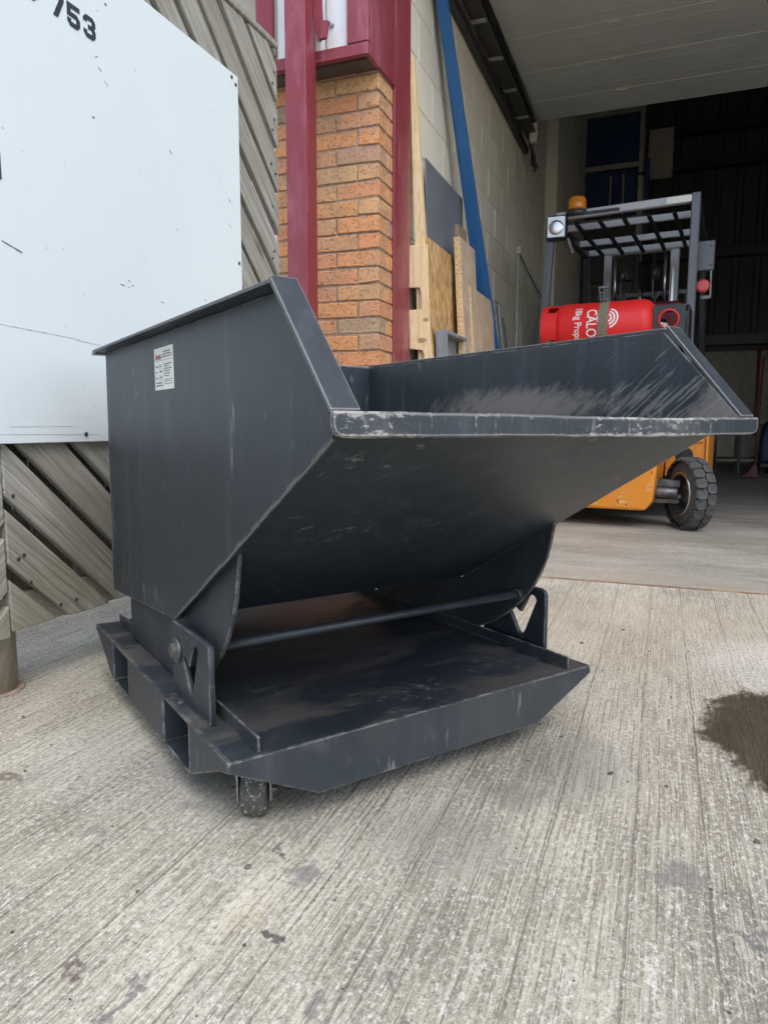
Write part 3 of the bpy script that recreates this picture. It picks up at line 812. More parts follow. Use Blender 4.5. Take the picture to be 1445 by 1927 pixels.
# ================================================================== fence and sign sheet
FX = -1.37
fe = empty('timber_fence', (FX, 1.2, 0), 0, 'weathered grey diagonal board fence beside the brick pillar', 'fence')
def clip(poly, fn):
    out = []
    for i in range(len(poly)):
        a, b = poly[i], poly[(i + 1) % len(poly)]
        fa, fb = fn(a), fn(b)
        if fa >= 0: out.append(a)
        if fa * fb < 0:
            k = fa / (fa - fb); out.append((a[0] + (b[0] - a[0]) * k, a[1] + (b[1] - a[1]) * k))
    return out
ANG = R(43)
def boards(y0, y1, sgn, c_first, n):
    for k in range(n):
        # band: z = c - sgn*tan(ANG)*(y - yref)
        c = c_first + k * 0.157
        tn = math.tan(ANG) * sgn
        yref = 1.165
        w = 0.125 + random.uniform(-.005, .004)
        poly = [(y0 - 3, c - tn * (y0 - 3 - yref)), (y1 + 3, c - tn * (y1 + 3 - yref)), (y1 + 3, c + w - tn * (y1 + 3 - yref)), (y0 - 3, c + w - tn * (y0 - 3 - yref))]
        e1 = y1 + random.uniform(-.006, .006); zb = 0.150 + random.uniform(-.006, .010)
        for fn in (lambda p: p[0] - y0, lambda p: e1 - p[0], lambda p: p[1] - zb, lambda p: 1.985 - p[1]):
            poly = clip(poly, fn)
            if len(poly) < 3: break
        if len(poly) < 3: continue
        ctr = Vector((sum(p[0] for p in poly) / len(poly), sum(p[1] for p in poly) / len(poly)))
        ca, sa = math.cos(ANG), math.sin(ANG) * sgn
        lx = Vector((0, ca, -sa)); ly = Vector((0, sa, ca)); lz = Vector((1, 0, 0))
        loc = []
        for p in poly:
            d = Vector((0, p[0] - ctr[0], p[1] - ctr[1])); loc.append((d.dot(lx), d.dot(ly)))
        if sgn < 0: pass
        mb = MB().prism(loc, -0.021, 0.0, 'z')
        Mx = Matrix((lx, ly, lz)).transposed().to_4x4()
        Mx.translation = Vector((random.uniform(-.002, .002), ctr[0] - 1.2, ctr[1]))
        o = mb.build('board', M['fence'], fe, .0025, 1, Mx)
        o['yz'] = (ctr[0], ctr[1])
boards(1.168, 2.432, 1, 0.205 - 6 * 0.157 + 0.157 * 5.72, 24)
boards(0.15, 1.160, -1, 0.205 - 0.157 * 2 + 0.05, 24)
for o in list(fe.children):
    if 'yz' in o: del o['yz']
# rails, cap and posts behind the boards
for z in (0.15, 1.0, 1.80):
    MB().box(-.062, -.0225, -1.05, 1.225, z, z + .085).build('rail', M['fence'], fe, .003)
MB().box(-.060, .006, -1.05, 1.236, 1.988, 2.012).build('capping', M['fence'], fe, .004)
for y in (1.182, 2.30):
    MB().lathe((-.098, y - 1.2, 0), (-.098, y - 1.2, 1.95), [(0, .060), (.3, .057), (1.2, .053), (1.95, .05)], 24).build('post', M['fencepost'], fe)
# hit-and-miss boards on the back face
for k in range(17):
    y = -1.03 + k * 0.134
    MB().box(-.165 + random.uniform(-.003, .003), -.148, y, y + .128, .12, 1.96).build('rear_board', M['fence'], fe, .002)
# nail heads
nm = MB().lathe((0, 0, 0), (0.003, 0, 0), [(0, .0048), (.002, .0045), (.003, .002)], 8).mesh('nail')
for y, sl in ((1.195, -1), (2.385, 0), (2.40, 0)):
    for k in range(14):
        z = 0.30 + k * 0.157 + random.uniform(-.03, .03)
        if y < 1.3 and z > 0.60: continue
        if y > 2 and (z < 1.1 or z > 1.95): continue
        o = link('nail', nm, M['darkmetal'], fe); o.location = (0.0005, y - 1.2 + random.uniform(-.012, .012), z)
for y, z in ((1.225, .262), (1.31, .188), (1.36, .19), (1.21, .33), (1.19, .47)):
    o = link('nail', nm, M['darkmetal'], fe); o.location = (0.0005, y - 1.2, z)
cl = MB().lathe((-1.468, 1.182, 0.0005), (-1.468, 1.182, 0.006), [(0, .074), (.003, .070), (.004, .058)], 24)
tag(cl.build('post_collar', M['mortar']), 'thin brown ring on the concrete round the foot of the fence post', kind='structure')

# white sign sheet
PX = FX + 0.0035
sg = empty('sign_sheet', (PX, 1.2, 0.59), 0, 'large white sheet screwed to the fence with dark digits 753', 'sign')
T = rel(sg)
MB().box(PX, PX + .012, 0.20, 2.145, 0.588, 1.768, T).build('sheet', M['panel'], sg, .0015)
DIG = {'7': [(0, 1.25), (1, 1.25), (1, 1.0), (.5, 0), (.16, 0), (.66, .98), (0, .98)],
 '5': [(0, 1.25), (1, 1.25), (1, .98), (.3, .98), (.3, .79), (.75, .79), (1, .56), (1, .22), (.78, 0), (.22, 0), (0, .22), (0, .42), (.3, .42), (.3, .27), (.7, .27), (.7, .52), (0, .52)],
 '3': [(0, 1.03), (.22, 1.25), (.78, 1.25), (1, 1.03), (1, .76), (.88, .64), (1, .52), (1, .22), (.78, 0), (.22, 0), (0, .22), (0, .42), (.3, .42), (.3, .27), (.7, .27), (.7, .5), (.38, .5), (.38, .76), (.7, .76), (.7, .98), (.3, .98), (.3, .85), (0, .85)]}
def glyph(ch, y, z, w=0.040, h=0.052, name='digit'):
    pts = [(p[0] * w, p[1] * h / 1.25) for p in DIG[ch]]
    me = plate_mesh(name, [pts], 0.0012)
    Mx = Matrix(((0, 0, 1), (1, 0, 0), (0, 1, 0))).to_4x4()
    Mx.translation = Vector((PX + .0125, y, z)) - sg.location
    link(name, me, M['ink'], sg, Mx)
glyph('7', 1.360, 1.572); glyph('5', 1.409, 1.572); glyph('3', 1.460, 1.572)
glyph('3', 1.281, 1.572)
MB().box(PX + .012, PX + .0132, 1.14, 1.1975, 1.156, 1.214, T).build('lettering', M['ink'], sg)
rs = random.Random(5)
for y, z, l, a, w in [(1.215, 1.02, .055, -15, .004), (1.54, 1.681, .008, 20, .007), (1.50, 1.54, .012, 30, .003), (1.51, 1.515, .014, -20, .003), (1.53, 1.49, .016, -30, .003), (1.48, 1.39, .008, 0, .005), (1.78, 1.41, .012, -40, .004), (2.08, 1.36, .02, -35, .003), (2.08, 1.28, .02, -25, .003),
        (1.56, 1.00, .016, -5, .005), (1.585, 1.015, .007, 0, .004), (1.60, 1.005, .01, 5, .003), (1.585, .998, .007, 0, .003), (1.72, .98, .016, -5, .003), (1.55, .86, .006, 40, .005), (1.93, 1.02, .006, 0, .004), (1.80, 1.20, .006, 60, .003),
        (1.25, .845, .30, -2.0, .0011), (1.50, .83, .22, -4, .0010), (1.67, .825, .09, -6, .0012), (1.70, .86, .05, 82, .0012), (2.02, .92, .06, 85, .0012), (1.30, .607, .30, -.6, .0010), (1.27, .626, .18, .4, .0008)]:
    an = R(a); L = l / 2
    for q in range(max(1, int(l / .02))):
        nq = max(1, int(l / .02)); s0 = -L + l * q / nq; s1 = -L + l * (q + 1) / nq
        ww = w * rs.uniform(.5, 1.1)
        pts = [(s0, -ww / 2 * rs.uniform(.3, 1)), ((s0 + s1) / 2, -ww / 2), (s1, -ww / 2 * rs.uniform(.3, 1)), (s1, ww / 2 * rs.uniform(.3, 1)), ((s0 + s1) / 2, ww / 2), (s0, ww / 2 * rs.uniform(.3, 1))]
        scm = MB().prism([(y + p[0] * math.cos(an) - p[1] * math.sin(an), z + p[0] * math.sin(an) + p[1] * math.cos(an)) for p in pts], PX + .0119, PX + .0124, 'x', T)
        scm.build('scuff_mark', M['print'], sg)
for y, z in ((2.107, 1.752), (2.130, 1.738), (2.128, 1.172), (2.115, .70), (1.45, 1.74), (1.405, .607), (0.6, 1.7)):
    MB().lathe((PX + .0115, y, z), (PX + .0155, y, z), [(0, .0062), (.002, .006), (.004, .003)], 10).build('screw', M['darkmetal'], sg).location = -sg.location

# ================================================================== tipping skip
TH = R(54.9)
SK = empty('tipping_skip', (-0.5651, 0.8300, 0), TH, 'dark grey steel tipping skip with a raised lip on a castor base', 'skip')
W = 0.778
def mir(mb):
    o = MB(); o.v = [(W - p[0], p[1], p[2]) for p in mb.v]; o.f = [tuple(reversed(f)) for f in mb.f]; o.sm = list(mb.sm); return o
TK = 0.004
PU = 0.031
ZT = 0.793
A_, B_, C_, D_, E_ = (0.787, ZT), (-0.160, ZT), (-0.309, 0.640), (0.345, 0.273), (0.812, 0.237)
def sag(u):   # the lip is bowed down a little right of the middle
    return -0.0032 * math.exp(-((u - 0.50) / 0.20) ** 2)
CB = (-0.2605, 0.6180)
side = [A_, B_, C_, (-0.3095, 0.6235), CB, D_, E_]
MB().box(PU + TK + .0005, W - PU - TK - .0005, -0.3090, CB[0] - .0005, 0.6165, 0.6205).build('lip_fold', M['skip'], SK)
MB().prism(side, PU, PU + TK, 'x').build('side_panel', M['skip'], SK, .0012)
mir(MB().prism(side, PU, PU + TK, 'x')).build('side_panel', M['skip_in'], SK, .0012)
# front sloping plate with the bowed top edge
fpv = []
NU = 28
nrm = Vector((0, -(CB[1] - D_[1]), -(D_[0] - CB[0]))).normalized()   # outward (down and forward)
u0, u1 = PU + TK + .0005, W - PU - TK - .0005
for k in range(NU + 1):
    u = u0 + (u1 - u0) * k / NU
    for (v, z), s_ in ((CB, 1), (((CB[0] * .75 + D_[0] * .25), (CB[1] * .75 + D_[1] * .25)), .35), (D_, 0)):
        fpv.append(Vector((u, v, z + sag(u) * s_)))
q = MB(); n0 = len(fpv)
vs2 = fpv + [p - nrm * TK for p in fpv]
fs2 = []
for k in range(NU):
    for r_ in range(2):
        a = k * 3 + r_
        fs2.append((a, a + 1, a + 4, a + 3)); fs2.append((n0 + a, n0 + a + 3, n0 + a + 4, n0 + a + 1))
    fs2.append((k * 3, k * 3 + 3, n0 + k * 3 + 3, n0 + k * 3)); fs2.append((k * 3 + 2, n0 + k * 3 + 2, n0 + k * 3 + 5, k * 3 + 5))
fs2.append((0, n0, n0 + 1, 1)); fs2.append((1, n0 + 1, n0 + 2, 2))
b_ = NU * 3
fs2.append((b_, b_ + 1, n0 + b_ + 1, n0 + b_)); fs2.append((b_ + 1, b_ + 2, n0 + b_ + 2, n0 + b_ + 1))
q.add(vs2, fs2, False)
for i in range(len(q.sm)): q.sm[i] = False
fo = q.build('front_plate', M['skip'], SK)
MB().prism([(D_[0] + .001, D_[1]), (E_[0], E_[1]), (E_[0], E_[1] + TK), (D_[0] + .001, D_[1] + TK)], u0, u1, 'x').build('floor_plate', M['skip'], SK)
MB().prism([(A_[0] + .001, ZT), (E_[0] + .001, E_[1]), (E_[0] + .001 + TK, E_[1]), (A_[0] + .001 + TK, ZT)], PU, W - PU, 'x').build('back_panel', M['skip_in'], SK, .001)
MB().box(0.008, W - .008, A_[0] + .006, A_[0] + .040, ZT - .003, ZT + .003).build('back_flange', M['skip_flange'], SK, .001)
# rim flanges: top and raked front, each side
def flange_top():
    return MB().box(0.002, PU + TK, B_[0] - .004, A_[0] + .004, ZT + .0005, ZT + .0055)
dBC = Vector((C_[0] - B_[0], C_[1] - B_[1])).normalized(); nBC = Vector((-dBC.y, dBC.x))
if nBC.x > 0: nBC = -nBC
def flange_front():
    b0 = Vector(B_) + Vector((-0.0045, 0.0035)); c0 = Vector(C_) - dBC * 0.004
    return MB().prism([tuple(b0), tuple(c0), tuple(c0 + nBC * .005), tuple(b0 + nBC * .005 + Vector((.0, .002)))], 0.0, PU + TK + .001, 'x')
for mm in (flange_top(), mir(flange_top())): mm.build('top_flange', M['skip_flange'], SK, .0015, 2)
for mm in (flange_front(), mir(flange_front())): mm.build('front_flange', M['skip_flange'], SK, .0015, 2)
# lip: folded flat bar with rounded lower corners
lip = MB()
LZ0, LZ1, LV = 0.6175, 0.6445, -0.3165
us = [0.0, .002, .006, .012] + [0.02 + (W - .04) * k / 36 for k in range(37)] + [W - .012, W - .006, W - .002, W]
def lowz(u):
    d = min(u, W - u); r = 0.012
    return LZ0 + (r - math.sqrt(max(0, r * r - (r - d) ** 2)) if d < r else 0)
vsl = []
for u in us:
    jit = 0.00025 * math.sin(u * 31) + 0.0002 * math.sin(u * 83 + 1)
    zt, zl = LZ1 + sag(u) + jit, lowz(u) + sag(u) * .8 + jit
    bow = 0.004 * math.exp(-((u - 0.48) / 0.16) ** 2)
    for (v, z) in ((LV - bow, zt - .002), (LV - bow + .0025, zt), (LV + .007, zt), (LV + .007, zl), (LV - bow + .0025, zl), (LV - bow, zl + .002)):
        vsl.append((u, v, z))
fsl = []
for k in range(len(us) - 1):
    for j in range(6):
        j2 = (j + 1) % 6
        fsl.append((k * 6 + j, k * 6 + j2, (k + 1) * 6 + j2, (k + 1) * 6 + j))
fsl.append(tuple(range(5, -1, -1))); e_ = (len(us) - 1) * 6; fsl.append(tuple(e_ + j for j in range(6)))
lip.add(vsl, fsl, True)
lo_ = lip.build('lip', M['skip_lip'], SK)
for f in lo_.data.polygons: f.use_smooth = False
# weld beads along the folded corners
wr = random.Random(21)
for uu in (PU + .001,):
    n_ = 60
    pts_ = []
    for k in range(n_ + 1):
        f_ = k / n_
        pts_.append((uu + wr.uniform(-.0008, .0008), CB[0] + (D_[0] - CB[0]) * f_ - .0012 + wr.uniform(-.0006, .0006), CB[1] + (D_[1] - CB[1]) * f_ - .0022 + wr.uniform(-.0006, .0006)))
    MB().tube(pts_, .0026, 6).build('weld_bead', M['skip_flange'], SK)
# rocker plates
def rocker():
    pts = [(0.058, 0.438), (0.066, 0.40), (0.076, 0.362), (0.094, 0.322), (0.118, 0.285), (0.150, 0.250), (0.190, 0.216), (0.235, 0.186), (0.285, 0.164), (0.335, 0.150), (0.39, 0.1445), (0.72, 0.1445), (0.72, 0.2425), (D_[0] + .004, D_[1] - .003)]
    return MB().prism(pts, 0.046, 0.053, 'x')
for mm in (rocker(), mir(rocker())): mm.build('rocker_plate', M['skip_base'], SK, .0015)
MB().cyl((0.054, 0.155, 0.268), (W - 0.054, 0.155, 0.268), 0.0085, None, 16).build('tie_bar', M['skip'], SK)
MB().cyl((W - 0.062, 0.155, 0.268), (W - 0.0535, 0.155, 0.268), 0.0115, 0.0135, 14, True).build('weld', M['skip'], SK)
# base
DEP = 0.88
MB().box(0.004, W - .004, 0.005, DEP - .005, 0.1355, 0.140).build('deck', M['skip_deck'], SK)
fpl = [(0.0, 0.141), (W, 0.141), (W + .002, 0.126), (W - .148, 0.052), (.148, 0.052), (-.002, 0.126)]
MB().prism(fpl, -0.001, 0.0045, 'y').build('front_rail', M['skip_base'], SK, .002, 2)
MB().prism(fpl, DEP - .0045, DEP + .001, 'y').build('rear_rail', M['skip_base'], SK, .002, 2)
PK = [(0.182, 0.330), (0.580, 0.715)]
def sides():
    r_ = []
    r_.append(MB().prism([(.0055, .1385), (.0055, .122), (.040, .112), (.175, .050), (.180, .050), (.180, .1385)], 0.0005, 0.005, 'x'))
    r_.append(MB().prism([(.332, .1385), (.332, .050), (.578, .050), (.578, .1385)], 0.0005, 0.005, 'x'))
    r_.append(MB().prism([(.717, .1385), (.717, .050), (.735, .050), (DEP - .0055, .125), (DEP - .0055, .1385)], 0.0005, 0.005, 'x'))
    return r_
for mm in sides(): mm.build('side_rail', M['skip_base'], SK, .0015)
for mm in sides(): mir(mm).build('side_rail', M['skip_base'], SK, .0015)
for a, b in PK:
    fk = MB()
    fk.box(0.001, W - .001, a, a + .004, .050, .1350); fk.box(0.001, W - .001, b - .004, b, .050, .1350)
    fk.box(0.001, W - .001, a + .0045, b - .0045, .046, .0498)
    fk.build('fork_pocket', M['skip_base'], SK, .001)
def edge_bar(): return MB().box(-.0015, .0035, 0.002, DEP - .002, .1360, .1415)
for mm in (edge_bar(), mir(edge_bar())): mm.build('edge_bar', M['skip_deck'], SK, .0015, 2)
def upstand(): return MB().box(0.050, 0.0545, 0.010, 0.855, 0.1405, 0.166)
for mm in (upstand(), mir(upstand())): mm.build('upstand', M['skip_base'], SK, .0012)
# stop plates with V slot, pin and washer
slot = [(.188, .250), (.194, .258), (.204, .260), (.213, .255), (.236, .214), (.256, .226), (.266, .224), (.270, .214), (.244, .172), (.236, .166), (.227, .168), (.221, .176)]
outl = [(.138, .1412), (.332, .1412), (.332, .270), (.327, .276), (.318, .2775), (.153, .2775), (.144, .274), (.138, .266)]
me_stop = plate_mesh('stop_plate', [outl, slot], 0.010, .0012)
me_stop_r = plate_mesh('stop_plate', [outl, [(a - .024, b) for a, b in slot]], 0.010, .0012)
for s_ in (0, 1):
    Mx = Matrix(((0, 0, 1), (1, 0, 0), (0, 1, 0))).to_4x4()
    Mx.translation = Vector((0.028, 0, 0)) if s_ == 0 else Vector((W - 0.020, -0.034, 0.004))
    o = link('stop_plate', me_stop if s_ == 0 else me_stop_r, M['skip_base'], SK, Mx)
    pin = MB().lathe((0, 0, 0.0), (0, 0, 1), [(0, .0235), (.004, .0235), (.0045, .014), (.012, .013), (.014, .010)], 20)
    sx = -1 if s_ == 0 else 1
    pM = Matrix.Translation((.300, .228, sx * 0.0052)) @ Matrix.Diagonal((1, 1, sx, 1))
    pin.build('pin', M['steel'], o, 0, 1, pM)
# castors
def castor(u, v, rz):
    c_ = empty('castor', (u, v, 0), rz); c_.parent = SK
    R_ = 0.041
    MB().lathe((-.021, 0, R_), (.021, 0, R_), [(0, .026), (0.001, .036), (.003, R_ - .0012), (.006, R_), (.036, R_), (.039, R_ - .0012), (.041, .036), (.042, .026)], 28).build('wheel', M['scuffed'], c_)
    fk = MB()
    for s_ in (-1, 1):
        fk.prism([(-.016, R_ - .014), (.016, R_ - .014), (.026, .098), (-.026, .098)], s_ * .0262 - .0017, s_ * .0262 + .0017, 'x')
    fk.box(-.028, .028, -.03, .03, .098, .103)
    fk.build('fork', M['galv'], c_, .0008)
    MB().cyl((-.037, 0, R_), (.035, 0, R_), .0052, None, 10).build('axle', M['steel'], c_)
    MB().box(-.045, .045, -.045, .045, .1035, .1345).build('mount', M['skip_base'], c_, .001)
for u, v, rz in ((0.078, 0.088, R(-55 + 24)), (W - .105, 0.115, R(20)), (0.075, .80, R(10)), (W - .075, .80, R(-30))): castor(u, v, rz)
# rating label on the near side panel
lab = MB().box(PU - .0008, PU - .0002, 0.292, 0.404, 0.6935, 0.768).build('rating_label', M['label'], SK)
pr = MB(); rp2 = MB()
rl = random.Random(11)
LU0, LU1 = PU - .0012, PU - .0008
def dash(mb, va, vb, z, h):   # label coordinates: va, vb fraction from the left edge as read, z fraction from the bottom
    v0, v1 = 0.404 - va * .112, 0.404 - vb * .112
    zz = 0.6935 + z * .0745
    mb.box(LU0, LU1, min(v0, v1), max(v0, v1), zz, zz + h * .0745)
def words(va, vb, z, h=.028):
    x = va
    while x < vb - .03:
        w = rl.uniform(.03, .10); dash(pr, x, min(x + w, vb), z + rl.uniform(-.004, .004), h); x += w + .014
words(.50, .86, .875); words(.42, .95, .815); words(.42, .95, .755); dash(pr, .05, .95, .69, .008)
for z in (.58, .53, .475, .42, .365, .31): words(.52, .52 + rl.uniform(.25, .44), z, .026)
for z in (.22, .175, .12): words(.52, .94, z, .016)
for z, w in ((.545, .17), (.41, .10), (.27, .13)): words(.06, .06 + w, z, .03); words(.28, .42, z, .034)
for z in (.60, .50, .455, .35, .31, .23): dash(pr, .25, .45, z, .006)
words(.08, .44, .15, .032); words(.06, .46, .085, .032)
for k in range(5): dash(rp2, .075 + k * .062, .12 + k * .062, .745, .072)
dash(rp2, .05, .39, .725, .012); dash(rp2, .12, .38, .825, .010)
dash(pr, .07, .12, .85, .03)
pr.build('print', M['print'], lab); rp2.build('logo', M['redprint'], lab)

# ================================================================== things along the block wall
def frame_obj(name, mb_fn, mat, bottom, top, side_dir, label, cat, bevel=.002, group=None):
    """thing whose local x runs from bottom to top, local y along side_dir"""
    b = Vector(bottom); tpt = Vector(top); x = (tpt - b).normalized(); y = Vector(side_dir); y = (y - x * y.dot(x)).normalized(); z = x.cross(y)
    Mx = Matrix((x, y, z)).transposed().to_4x4(); Mx.translation = b
    o = mb_fn((tpt - b).length).build(name, mat, None, bevel)
    o.matrix_world = Mx
    return tag(o, label, cat, group)
# long pine plank, upright against the wall just inside the jamb
pk = MB().prism([(-1.15, .005), (-1.043, .005), (-1.226, 2.44), (-1.246, 2.44)], -.02, .025, 'y')
o = pk.build('pine_plank', M['pine_v'], None, .002); o.location = (0, 3.545, 0)
tag(o, 'tall pale pine plank leaning beside the red door jamb', 'plank')
hh = [(-1.212, .005), (-1.085, .005), (-1.137, 1.53), (-1.240, 1.53), (-1.236, 1.325), (-1.176, 1.322), (-1.168, 1.30), (-1.166, 1.215), (-1.232, 1.213), (-1.226, 1.02), (-1.160, 1.012), (-1.150, .99), (-1.148, .90), (-1.220, .90)]
o = MB().prism(hh, -.012, .006, 'y').build('notched_bearer', M['pine_v'], None, .002); o.location = (0, 3.513, 0)
tag(o, 'pale pine pallet bearer with cut notches standing by the jamb', 'timber')
# sheets leaning on the wall
def sheet(name, y0, y1, z0, z1, xb, xt, th, mat, label, skew=0.0, cat='sheet', edge_mat=None):
    mb = MB().prism([(y0, z0), (y1, z0), (y1 + skew, z1), (y0 + skew, z1)], 0, th, 'x')
    sh = (xt - xb) / (z1 - z0)
    mb.v = [(p[0] + xb + sh * (p[2] - z0) - xb, p[1] - y0, p[2]) for p in mb.v]
    o = mb.build(name, mat, None, .001)
    o.location = (xb, y0, 0)
    if edge_mat:
        o.data.materials.append(edge_mat)
        for f in o.data.polygons:
            if abs(f.normal.x) < 0.7: f.material_index = 1
    return tag(o, label, cat)
sheet('grey_sheet', 3.56, 4.28, 0.02, 2.00, -1.12, -1.205, .006, M['greysheet'], 'scratched dark grey plastic sheet leaning on the block wall', 0.10)
sheet('strand_board', 3.54, 4.24, 0.02, 1.575, -1.085, -1.165, .018, M['osb'], 'brown flaky strand board leaning in front of the grey sheet')
sheet('brown_plank', 4.18, 4.36, 0.02, 1.80, -1.10, -1.190, .025, M['oldwood'], 'dull brown plank behind the chipboard by the wall', cat='plank')
sheet('chipboard', 3.905, 4.235, 0.02, 1.665, -1.02, -1.125, .038, M['chipface'], 'tall chipboard offcut leaning against the wall', 0.03, 'board', M['chip'])
sheet('chipboard', 4.06, 4.62, 0.02, 1.425, -0.97, -1.080, .018, M['chipface'], 'shorter wide chipboard offcut in front of the tall one', 0.02, 'board', M['chip'])
sheet('chipboard', 4.00, 4.50, 0.02, 1.43, -1.003, -1.110, .018, M['chipface'], 'chipboard offcut sandwiched between the tall and the wide one', 0.02, 'board', M['chip'])
# grey tray on end
gt = empty('grey_tray', (-0.99, 3.56, 0), 0, 'grey plastic tray standing on end below the strand board', 'tray')
Tm = Matrix.Rotation(R(-3), 4, 'Y')
MB().box(-.06, -.052, 0, .42, .01, 1.12, Tm).build('back', M['greytray'], gt, .002)
for (a, b, c_, d) in ((0, .018, .01, 1.12), (.402, .42, .01, 1.12), (.0185, .4015, 1.10, 1.12), (.0185, .4015, .01, .03)):
    MB().box(-.0515, .0, a, b, c_, d, Tm).build('rim', M['greytray'], gt, .003)
MB().box(-.0515, -.02, .06, .09, .03, 1.099, Tm).build('rib', M['greytray'], gt, .003)
# blue beams leaning on the wall
for k in range(3):
    dx = k * 0.037
    def beam(L, k=k):
        return MB().prism([(-.018, -.03), (.018, -.03), (.018, .03), (.010, .03), (.010, .012), (-.010, .012), (-.010, .03), (-.018, .03)], 0, L, 'x')
    frame_obj('blue_beam', beam, M['blue'], (-0.985 - .02 * k, 5.30 - .055 * k, 0.01), (-1.205, 3.86 + .052 * k - .04, 3.02 - .05 * k), (0, 1, 0.3),
              ['blue steel beam leaning on the block wall, nearest of the bundle', 'middle blue steel beam of the bundle leaning on the block wall', 'farthest blue steel beam of the bundle leaning on the block wall'][k], 'beam', .002, 'blue beams on the block wall')
for k in range(3):
    frame_obj('metal_angle', lambda L: MB().prism([(0, 0), (.045, 0), (.045, .004), (.004, .004), (.004, .045), (0, .045)], 0, L, 'x'), M['galv'] if k != 1 else M['conduit'], (-1.04 + .02 * k, 5.52 + .12 * k, .01), (-1.215 + .01 * k, 5.42 + .08 * k, 1.56 - .05 * k), (0, 1, 0),
              ['bright metal angle leaning on the block wall', 'cream metal angle between two bright ones by the wall', 'duller metal angle at the end of the leaning trio'][k], 'metal angle', 0)
cdt = empty('conduit', (-1.235, 6.35, 1.0), 0, 'thin cream conduit running up the block wall', 'conduit')
MB().cyl((0, 0, -1), (0, 0, 1.10), .013, None, 10).build('pipe', M['conduit'], cdt)
MB().box(-.012, .03, -.028, .028, 1.10, 1.165).build('junction_box', M['conduit'], cdt, .004)
MB().tube([(0, .028, 1.13), (.0, .5, 1.05), (0, 1.3, .95)], .006, 6).build('cable', M['darkmetal'], cdt)

# ================================================================== forklift (back towards the camera)
FK = empty('forklift', (-0.32, 5.07, 0), R(-5.5), 'orange forklift truck with dark overhead guard parked inside the doorway', 'forklift')
# counterweight
cw = MB()
sec = [(-.33, .115), (.285, .115), (.325, .17), (.345, .40), (.345, .52), (.44, .56), (.44, .98), (.40, 1.04), (-.40, 1.04), (-.44, .98), (-.44, .56), (-.345, .52), (-.345, .40), (-.37, .17)]
cw.prism(sec, -0.47, -0.02, 'y')
cw.build('counterweight', M['orange'], FK, .018, 2)
MB().prism([(.345, .30), (.585, .30), (.585, .80), (.345, .80)], -0.02 + .006, 0.03, 'y').build('fender_panel', M['orange'], FK, .006)
MB().box(.585, .60, -0.03, .9, .26, .82).build('side_skirt', M['orange'], FK, .004)
MB().box(-.60, -.585, -0.03, .9, .26, .82).build('side_skirt', M['orange'], FK, .004)
MB().lathe((.46, -.0138, .44), (.46, -.020, .44), [(0, .055), (.004, .05), (.006, .05)], 20).build('access_cap', M['blackpaint'], FK).scale = (1, 1, 1)
MB().box(.36, .57, -.026, -.0138, .525, .545).build('panel_ledge', M['orange'], FK, .004)
MB().box(-.55, .55, .031, 1.25, .28, .95).build('chassis', M['blackpaint'], FK, .02)
MB().box(-.40, .40, -.0195, .55, 1.0, 1.11).build('engine_hood', M['blackpaint'], FK, .02)
st_ = MB().box(-.25, .25, .18, .66, 1.112, 1.2).build('seat', M['blackpaint'], FK, .04, 2)
MB().box(-.24, .24, .12, .20, 1.12, 1.36).build('seat_back', M['blackpaint'], FK, .04, 2)
MB().box(-.36, .30, 1.18, 1.24, .951, 1.62).build('dash_panel', mat_paint('dark red dash', (0.16, 0.012, 0.02), 0.45), FK, .02)
MB().tube([(.13 * math.cos(a * .2618) - .02, 1.0 + .07 * math.sin(a * .2618), 1.42 + .11 * math.sin(a * .2618)) for a in range(25)], .013, 8).build('steering_wheel', M['blackpaint'], FK)
MB().cyl((-.02, 1.18, 1.27), (-.02, 1.0, 1.42), .02, None, 10).build('steering_column', M['blackpaint'], FK)
